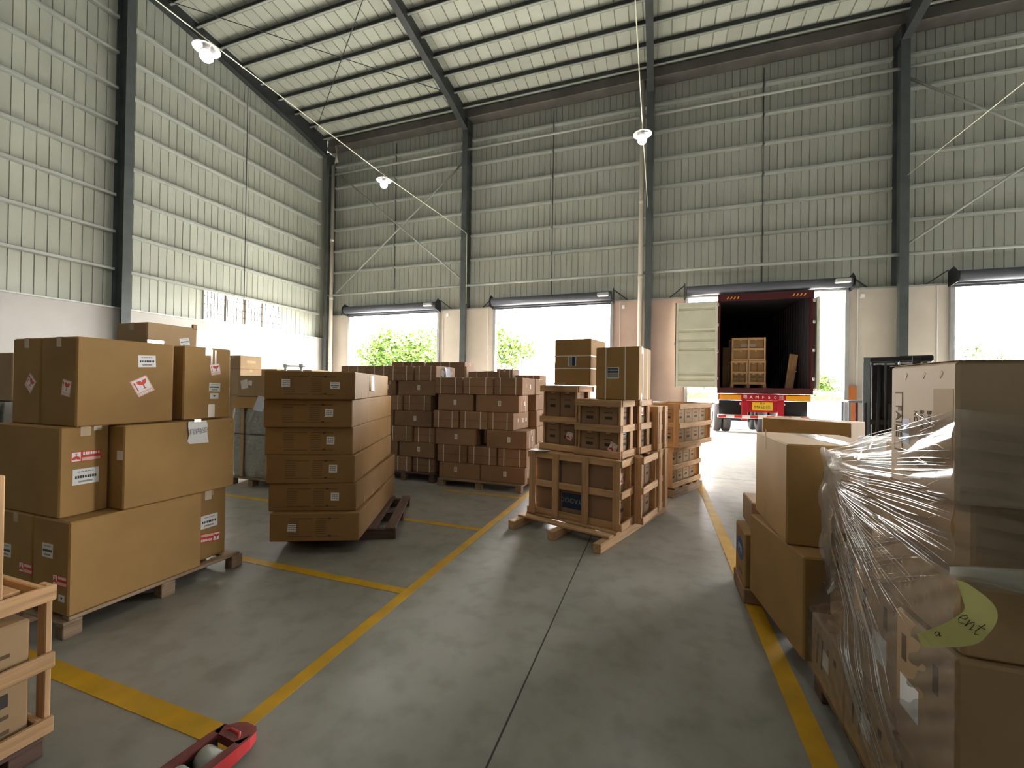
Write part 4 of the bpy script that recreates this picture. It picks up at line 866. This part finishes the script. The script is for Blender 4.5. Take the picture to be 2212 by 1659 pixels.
for x in (-.24, .24): tb = MB(); tb.tube([(x, 0, .12), (x, 0, 1.93)], .03, 8, 'girt_steel'); tb.build('upright', None, HT, True); cb = MB(); cb.tube([(x, 0, 1.88), (x, 0, 1.96)], .05, 10, 'girt_steel'); cb.build('cap', None, HT, True)
tb = MB(); tb.tube([(-.28, 0, 1.92), (.36, 0, 1.91)], .018, 8, 'girt_steel'); tb.build('crossbar', None, HT, True); piece('deck', -.3, .3, -.25, .25, .13, .17, 'girt_steel', HT)
for x in (-.25, .25):
    for y in (-.2, .2): wv = MB(); wv.tube([(x-.02, y, .065), (x+.02, y, .065)], .065, 12, 'rubber'); wv.build('wheel', None, HT, True)
# sliver at the left edge of the picture
o, d = carton('brown carton on the wrapped pallet at the far left edge', -6.6, -5.55, 2.12, 2.6, 1.30, 1.745, 'cardboard_tan'); mark(o, d, '+x', 0, .2, .2, .03)
wrapped('film-wrapped brown goods at the far left edge behind the left stack', -6.05, 2.4, 1.0, .62, .122, 1.17, 9); pallet('wooden pallet under the film-wrapped brown goods at the far left edge', (-6.05, 2.4, 0), 0, 1.1, .7, .12, 'old_wood', 5)

# ------------------------------------------------------------------ right-hand cartons
H1K = (.716, 2.53); a1 = 7.5
wx, wy = to_world(H1K, a1, .19, .385)
o, d = carton('plain brown carton low on the right, its long side facing the aisle', wx-.19, wx+.19, wy-.385, wy+.385, .122, .65, 'cardboard', a1, None, False); mark(o, d, '-y', .06, .24, .28, .40, 'cardboard_dull', name='patch')
pallet('dark wooden pallet under the right-hand cartons', (1.13, 2.90, 0), 7.5, .70, .66, .12, 'dark_wood', 6, 'x', 3)
carton('brown carton on the right-hand pallet, hidden behind the plain low one', 1.07, 1.45, 2.66, 3.3, .122, .65, 'cardboard_dull', 7.5)
o, d = carton('brown carton with glossy top and red fragile sticker, on the plain low right carton',   .672, 1.17, 2.70, 3.40, .652, 1.207, 'cardboard', 1, None, False)
for u in (-.02, .0): put('tape', boxmesh(.05, .70, .0014, 'clear_tape', .0003), o, (.08+u*3, 0, .5545), (0, 0, R(4-u*300)))
for v in (.47, .02): mark(o, d, '-x', -.09 if v > .4 else -.09, v+.06, .02, .13, 'tape')
mark(o, d, '-y', -.04, .39, .075, .055, 'print_brown'); mark(o, d, '-y', -.04, .39, .068, .048, 'cardboard', k=.0012); text('↑↑', .05, 'print_brown', o, (-.04, -.352, .39)); mark(o, d, '-y', -.03, .325, .09, .018)
stick(o, d, '-y', .005, .235, 'fragile', 0, .85)
for v in (.28, .23, .18): mark(o, d, '-y', -.06, v, .02, .025, 'print_brown')
mark(o, d, '-y', -.03, .13, .09, .02)
o, d = carton('brown carton behind the low right-hand carton, standing on the blue-marked box', .655, 1.0, 3.45, 3.80, .483, .685, 'cardboard_dull')
o, d = carton('brown box with a dark blue oval mark, low beside the yellow line at right', .597, .95, 3.36, 3.72, .105, .482, 'cardboard')
g = MB(); g.tube([(0, 0, 0), (0, -.0015, 0)], .10, 24, 'blue_print'); me = g.mesh('oval'); put('oval_mark', me, o, mtx=face_mtx(d, '-x', .0, .22, 0, 0) @ Matrix.Diagonal((1.3, 1, .8, 1))); letter(o, d, '-x', 0, .22, 'OYA', .07, 'paper_blue').location.x -= .0016
mark(o, d, '-x', .03, .06, .12, .016)
carton('flat brown box under the blue-marked box, on the floor', .585, .96, 3.34, 3.74, .001, .104, 'cardboard_dull')
for k, (z0, z1) in enumerate(((.001, .55), (.551, 1.108))):
    wx, wy = to_world((1.43, 6.92), -36, .52, .26)
    carton('long brown carton behind the right-hand cartons, %s one' % ('lower', 'upper')[k], wx-.52, wx+.52, wy-.26, wy+.26, z0, z1, 'cardboard', -36, None, False)

# ------------------------------------------------------------------ film-wrapped stack at right
gi = 'cartons of the film-wrapped stack at right'
XI = .75
pallet('wooden pallet under the film-wrapped stack at right', (1.30, 1.96, 0), 0, 1.08, 1.10, .10, 'dark_wood', 7, 'x', 3)
for i, (y0, y1, nm) in enumerate(((2.13, 2.52, 'far'), (1.735, 2.125, 'middle'), (1.432, 1.73, 'near'))):
    o, d = carton('brown carton of the lowest tier in the film-wrapped stack, %s end' % nm, XI, 1.24, y0, y1, .102, .388, 'cardboard_tan', 0, gi, False)
    for u in (-.11, -.05): mark(o, d, '-x', u, .15, .016, .15, 'print_brown', 6)
    for u in (.02, .10): mark(o, d, '-x', u, .20, .025, .03, 'print_brown')
    if i < 2: stick(o, d, '-x', -.01, .145, 'plain', 0, .8)
    xo = XI+(.075, .03, .0)[i]
    o, d = carton('brown carton of the second tier in the film-wrapped stack, %s end' % nm, xo, 1.30, y0, y1, .39, .80, 'cardboard_tan', 0, gi, False)
    if i: stick(o, d, '-x', .02 if i == 1 else -.07, .17 if i == 1 else .16, 'plain', 0, 1.0)
    for u in (-.1, .06): mark(o, d, '-x', u, .30, .025, .08, 'print_brown')
carton('brown carton of the second tier in the film-wrapped stack, right part of the near end', 1.305, 1.82, 1.432, 2.125, .39, .80, 'cardboard', 0, gi, False); carton('brown carton of the lowest tier in the film-wrapped stack, right part of the near end', 1.245, 1.82, 1.432, 2.125, .102, .388, 'cardboard_dull', 0, gi, False)
carton('brown carton under the recessed one, near end of the third tier, film-wrapped stack', .77, 1.80, 1.45, 1.95, .802, 1.0, 'cardboard_tan', 0, gi, False)
o, d = carton('dark recessed carton under the topmost one in the film-wrapped stack', .80, 1.8, 1.47, 1.90, 1.002, 1.205, 'cardboard', 0, gi, False)
for y0, y1, nm in ((1.96, 2.22, 'middle'), (2.23, 2.50, 'far end')): carton('brown carton of the third tier in the film-wrapped stack, %s' % nm, .86 if nm == 'middle' else .88, 1.4, y0, y1, .802, 1.17 if nm == 'middle' else 1.06, 'cardboard_tan', 0, gi, False)
o, d = carton('big carton with printed pale side on top of the film-wrapped stack', XI-.004, 1.60, 1.432, 1.765, 1.207, 1.586, 'cardboard_pale', 0, gi, False)
mark(o, d, '-x', .11, .19, .085, .23, 'cardboard_tan', name='patch'); mark(o, d, '-x', -.115, .20, .046, .19, 'print_brown'); mark(o, d, '-x', -.115, .20, .040, .18, 'cardboard_pale', k=.0012)
letter(o, d, '-x', -.115, .20, 'FAILE', .045, 'print_brown', 90).location.x -= .0012
for u, t_ in ((-.02, 'KC1'), (.01, 'BOM'), (.047, 'BOM')): letter(o, d, '-x', u, .215, t_, .026, 'print_brown', 90)
mark(o, d, '-x', -.075, .17, .045, .08, 'paper_blue')
for u in (-.075, .02, .10): mark(o, d, '-x', u, .345, .009, .020, 'tape', 35, name='staple')
piece('top_film', -.43, .43, -.168, .168, .3795, .3805, 'clear_tape', o, .0003)
carton('pale carton end standing behind the topmost wrapped carton', .88, 1.5, 1.93, 1.955, 1.172, 1.505, 'cardboard_pale', 0, gi, False); carton('pink-brown board behind the topmost wrapped carton', .90, 1.35, 2.06, 2.08, 1.172, 1.57, 'cardboard_tan', 2, gi, False)
o, d = carton('white-wrapped low carton behind the film at the far end of the right stack', .92, 1.30, 2.25, 2.48, 1.062, 1.29, 'white', 6, gi, False)

# the stretch film: one thing, sheets with a few gathered ridges
FW = thing('stretch_film', 'clear stretch film gathered in bright ridges around the right-hand stack', 'film', (XI, 2.0, 0))
rnd = random.Random(2)
def lerp(a, b_, t): return a+(b_-a)*t
def sst(a, b_, x): t = max(0, min(1, (x-a)/(b_-a))); return t*t*(3-2*t)
def film_grid(fn, nu, nv, m, name):
    b = MB(); b.add([fn(i/nu, j/nv) for j in range(nv+1) for i in range(nu+1)], [(j*(nu+1)+i, j*(nu+1)+i+1, (j+1)*(nu+1)+i+1, (j+1)*(nu+1)+i) for j in range(nv) for i in range(nu)], m)
    o = b.build(name, None, FW, True); return o
YF, YN = 2.545, 1.408
def fx(u, z): return -.016 + .085*(1-u)*sst(.40, .58, z) - .008*u*sst(.9, 1.2, z)
def ftop(u): return 1.205+.255*u**1.15
def side(u, v):      # u 0 far .. 1 near, v 0 bottom .. 1 top
    y = lerp(YF, YN, u); z = lerp(.12, ftop(u), v); f = (z-1.08)/(ftop(u)-1.08+1e-6)
    x = fx(u, z)
    if z > 1.0: x += .0042*math.sin((z-1.13-.13*u*f)*190*(1-.55*u)+2*math.sin(u*4))
    else: x += .0034*math.sin((z+.75*(y-1.4))*85+math.sin(u*9)) + .002*math.sin((z-.8*(y-1.4))*60)
    return (x, y-2.0, z)
film_grid(side, 46, 130, 'film', 'side_sheet')
def end(u, v): x = lerp(fx(1, 1.1), 1.0, u); z = lerp(1.0, 1.46-.10*u, v); return (x, YN-2.0-.004+.003*math.sin(z*130+math.sin(u*7)*2+u*6), z)
film_grid(end, 30, 60, 'film', 'end_sheet')
def far(u, v): z = lerp(.60, 1.205-.1*u, v); x = lerp(fx(0, z), .5, u); return (x-.02*math.sin(v*3.14), YF-2.0+.012+.008*math.sin(u*9+v*6), z)
film_grid(far, 20, 24, 'film_dense', 'far_sheet')
def hang(u, v): z = lerp(.52, 1.2, v); return (fx(0, z)-.004+.03*math.sin(v*2.6)*(u-.5)+.012*math.sin(v*17+u*5), lerp(YF+.03, YF-.14, u)-2.0, z+.02*math.sin(u*9))
film_grid(hang, 14, 40, 'film_dense', 'hanging_fold')
def tuft(u, v): a = u*math.pi; return (.13+.16*u+.012*math.sin(v*20), .46-.14*v, 1.19+.11*math.sin(a)*v+.015*math.sin(u*21))
film_grid(tuft, 24, 12, 'film_dense', 'loose_tuft')
def flap(u, v):
    x = lerp(-.045, .9, u); zc = 1.045-.015*u; a = lerp(-.55, 1.2, v)*math.pi; r_ = .012+.040*min(1, u*3.2)
    return (x+.01*v, YN-2.0-.020-r_*math.cos(a)*.8+.003*math.sin(u*19+v*5), zc+r_*math.sin(a)+.003*math.sin(u*31))
film_grid(flap, 40, 20, 'film_dense', 'rolled_flap')
def ridges(name, specs, m='ridge'):
    b = MB()
    for z0, z1, r_, sag, ua, ub in specs:     # height at the far and near end, radius, sag, stretch of u covered
        pts = []; n = 10
        for i in range(n):
            u = lerp(ua, ub, i/(n-1)); z = lerp(z0, z1, u)+sag*math.sin(u*math.pi)+.0025*math.sin(u*13+z0*90)
            pts.append((fx(u, z)-.006+.002*math.sin(u*9+z0*50), lerp(YF, YN, u)-2.0, z))
        b.tube(pts, r_, 6, m, True, [r_*(.3+.7*math.sin(math.pi*min(1, (i+.4)/(n-.2)))) for i in range(n)])
    o = b.build(name, None, FW, True); o['kind'] = 'stuff'
sp = []
for k in range(26):
    t = (k+rnd.uniform(-.35, .35))/25; ua = 0 if rnd.random() < .5 else rnd.uniform(.1, .5); sp.append((lerp(1.20, 1.05, t), lerp(1.455, 1.10, t**.95), rnd.uniform(.0007, .0018), .010*(1-2*t), ua, min(1, ua+rnd.uniform(.45, 1))))
for k in range(26): t = rnd.random(); ua = rnd.uniform(0, .75); sp.append((lerp(1.19, 1.03, t), lerp(1.44, 1.06, t), rnd.uniform(.0008, .0022), .008*(1-2*t), ua, min(1, ua+rnd.uniform(.12, .35))))
for k in range(24): ua = rnd.uniform(.7, .93); z = rnd.uniform(1.06, 1.34); sp.append((z-rnd.uniform(-.5, .5), z+.1, rnd.uniform(.0005, .001), 0, ua, min(1, ua+rnd.uniform(.04, .10))))
ridges('fan_ridges', sp)
sp = []
for k in range(16): t = k/15; ua = rnd.uniform(0, .4); sp.append((lerp(1.06, .98, t), lerp(1.02, .70, t), rnd.uniform(.0006, .0015), -.01, ua, min(1, ua+rnd.uniform(.25, .6))))
for k in range(14): t = k/13; sp.append((lerp(.72, .52, t), lerp(1.16, 1.02, t), .0007, 0, rnd.uniform(0, .15), rnd.uniform(.6, .95)))
for k in range(22): ua = rnd.uniform(.45, .8); z = rnd.uniform(.98, 1.10); sp.append((z+rnd.uniform(-.03, .08), z, rnd.uniform(.0005, .0013), 0, ua, min(1, ua+rnd.uniform(.08, .25))))
for k in range(26): ua = rnd.uniform(.05, .5); z = rnd.uniform(.78, 1.05); sp.append((z+.14, z-.42, rnd.uniform(.0005, .0013), 0, ua, ua+rnd.uniform(.06, .25)))
ridges('cross_ridges', sp)
sp = []
for k in range(34): z = rnd.uniform(.72, 1.2); ua = rnd.uniform(.05, .45); sp.append((z, z-.85, rnd.uniform(.0008, .0017), 0, ua, min(1, ua+rnd.uniform(.25, .55))))
ridges('lower_ridges', sp, 'film_dense')
# yellow tag stuck to the film
pr = [((.702, 1.040), (.721, 1.036), .0), ((.709, .997), (.757, 1.006), -.012), ((.707, .975), (.766, .975), -.020), ((.682, .950), (.750, .936), -.024), ((.654, .924), (.718, .895), -.020), ((.622, .894), (.632, .865), -.008)]
b = MB(); vs = []; n = len(pr); SUB = 4
def cat(p0, p1, p2, p3, t): return .5*(2*p1+(p2-p0)*t+(2*p0-5*p1+4*p2-p3)*t*t+(3*p1-p0-3*p2+p3)*t**3)
fl_ = [(a_[0], a_[1], b_[0], b_[1], yy) for a_, b_, yy in pr]
for i in range(n-1):
    q = [fl_[max(0, min(n-1, i+k))] for k in (-1, 0, 1, 2)]
    for j in range(SUB+(i == n-2)):
        c = [cat(*(q[k][m_] for k in range(4)), j/SUB) for m_ in range(5)]
        vs += [(c[0], c[4], c[1]), (c[2], c[4]-.004, c[3])]
vs = [(x-.70, y, z-.95) for x, y, z in vs]; N = len(vs)//2
b.add(vs, [(2*i, 2*i+2, 2*i+3, 2*i+1) for i in range(N-1)], 'yellow_paper'); b.add([(x, y+.0012, z) for x, y, z in vs], [(2*i+1, 2*i+3, 2*i+2, 2*i) for i in range(N-1)], 'yellow_paper')
yt = b.build('paper_tag'); yt.location = (.70, 1.345, .95); tag(yt, 'curled yellow paper tag with handwriting stuck on the film of the right-hand stack', 'tag')
def scrawl(strokes, loc, roll, sc_):
    b = MB(); c_, s_ = math.cos(R(roll)), math.sin(R(roll))
    for st in strokes: b.tube([(x*sc_*c_+z*sc_*s_, 0, -x*sc_*s_+z*sc_*c_) for x, z in st], .0008, 5, 'ink')
    o = b.build('handwriting', None, yt, True); o.location = loc
scrawl([[(0, .3), (.3, .42), (.34, .62), (.2, .72), (.06, .5), (.06, .2), (.2, .03), (.45, .15)], [(.5, .6), (.57, .05), (.6, .35), (.74, .64), (.84, .5), (.88, .05), (.98, .2)], [(1.2, .95), (1.14, .25), (1.24, .02), (1.38, .15)], [(1.02, .62), (1.4, .68)]], (-.014, -.0285, .002), 38, .036)
scrawl([[(.4, .5), (.15, .55), (.02, .25), (.2, .02), (.4, .3), (.42, .5), (.45, .1), (.62, .25)]], (-.052, -.0235, -.046), 10, .022)

# ------------------------------------------------------------------ pallet truck fork in the foreground
PJ = thing('pallet_truck', 'red pallet truck fork lying on the floor at the bottom edge, with grey rollers', 'pallet truck', (-1.60, 1.33, 0), -4)
b = MB(); W2 = .088; n = 10
def outline(k):   # half width along the fork, y from 0 (tip) to -1
    return (0, .0), (.03, .0)
prof = [(0, .030), (-.02, .058), (-.06, .076), (-.12, .086), (-.2, .088)]
L_ = [(-.2, .088), (-1.15, .088)]
vs = []; ys = [p for p in prof] + [L_[1]]
for z in (.03, .085):
    for y, w_ in ys: vs.append((w_, y, z if y < -.1 or z < .05 else z-.022*(1+y/.1))); vs.append((-w_, y, z if y < -.1 or z < .05 else z-.022*(1+y/.1)))
m_ = len(ys); fs = []
for i in range(m_-1):
    fs += [(2*i, 2*i+2, 2*m_+2*i+2, 2*m_+2*i), (2*i+1, 2*m_+2*i+1, 2*m_+2*i+3, 2*i+3)]
fs.append((0, 2*m_, 2*m_+1, 1))
# top: solid to y=-.14, then two side strips round the roller slot, then solid after the slot
b.add(vs, fs, 'fork_red'); b.add(vs, [(2*m_+2*i, 2*m_+2*i+2, 2*m_+2*i+3, 2*m_+2*i+1) for i in range(2)], 'fork_top')
b.box(-.0755, .0755, -.105, -.060, .05, .0852, 'fork_top')
for s_ in (-1, 1): b.prism([(s_*.050, -.40), (s_*.0872, -.40), (s_*.0872, -.19), (s_*.085, -.12), (s_*.0755, -.06), (s_*.050, -.10)], -.0852, -.05, 'fork_top', Matrix(((1, 0, 0, 0), (0, 0, 1, 0), (0, -1, 0, 0), (0, 0, 0, 1)))); b.box(-.0872, .0872, -1.15, -.40, .05, .0852, 'fork_top')
b.build('fork', None, PJ)
cup = MB(); cup.tube([(-.05, -.088, .078), (-.025, -.07, .085), (.025, -.07, .085), (.05, -.088, .078)], .007, 8, 'fork_red'); cup.build('tip_ridge', None, PJ, True)
for y in (-.165, -.265): rl = MB(); rl.tube([(-.04, y, .042), (.04, y, .042)], .041, 18, 'roller_grey'); rl.build('roller', None, PJ, True)
for s in (-1, 1): piece('roller_arm', s*.045-.003, s*.045+.003, -.36, -.11, .03, .065, 'black', PJ)
piece('crossmember', -.09, .45, -1.40, -1.15, .05, .30, 'fork_red', PJ, .02); wv = MB(); wv.tube([(.14, -1.45, .09), (.24, -1.45, .09)], .09, 18, 'rubber'); wv.build('steer_wheel', None, PJ, True)
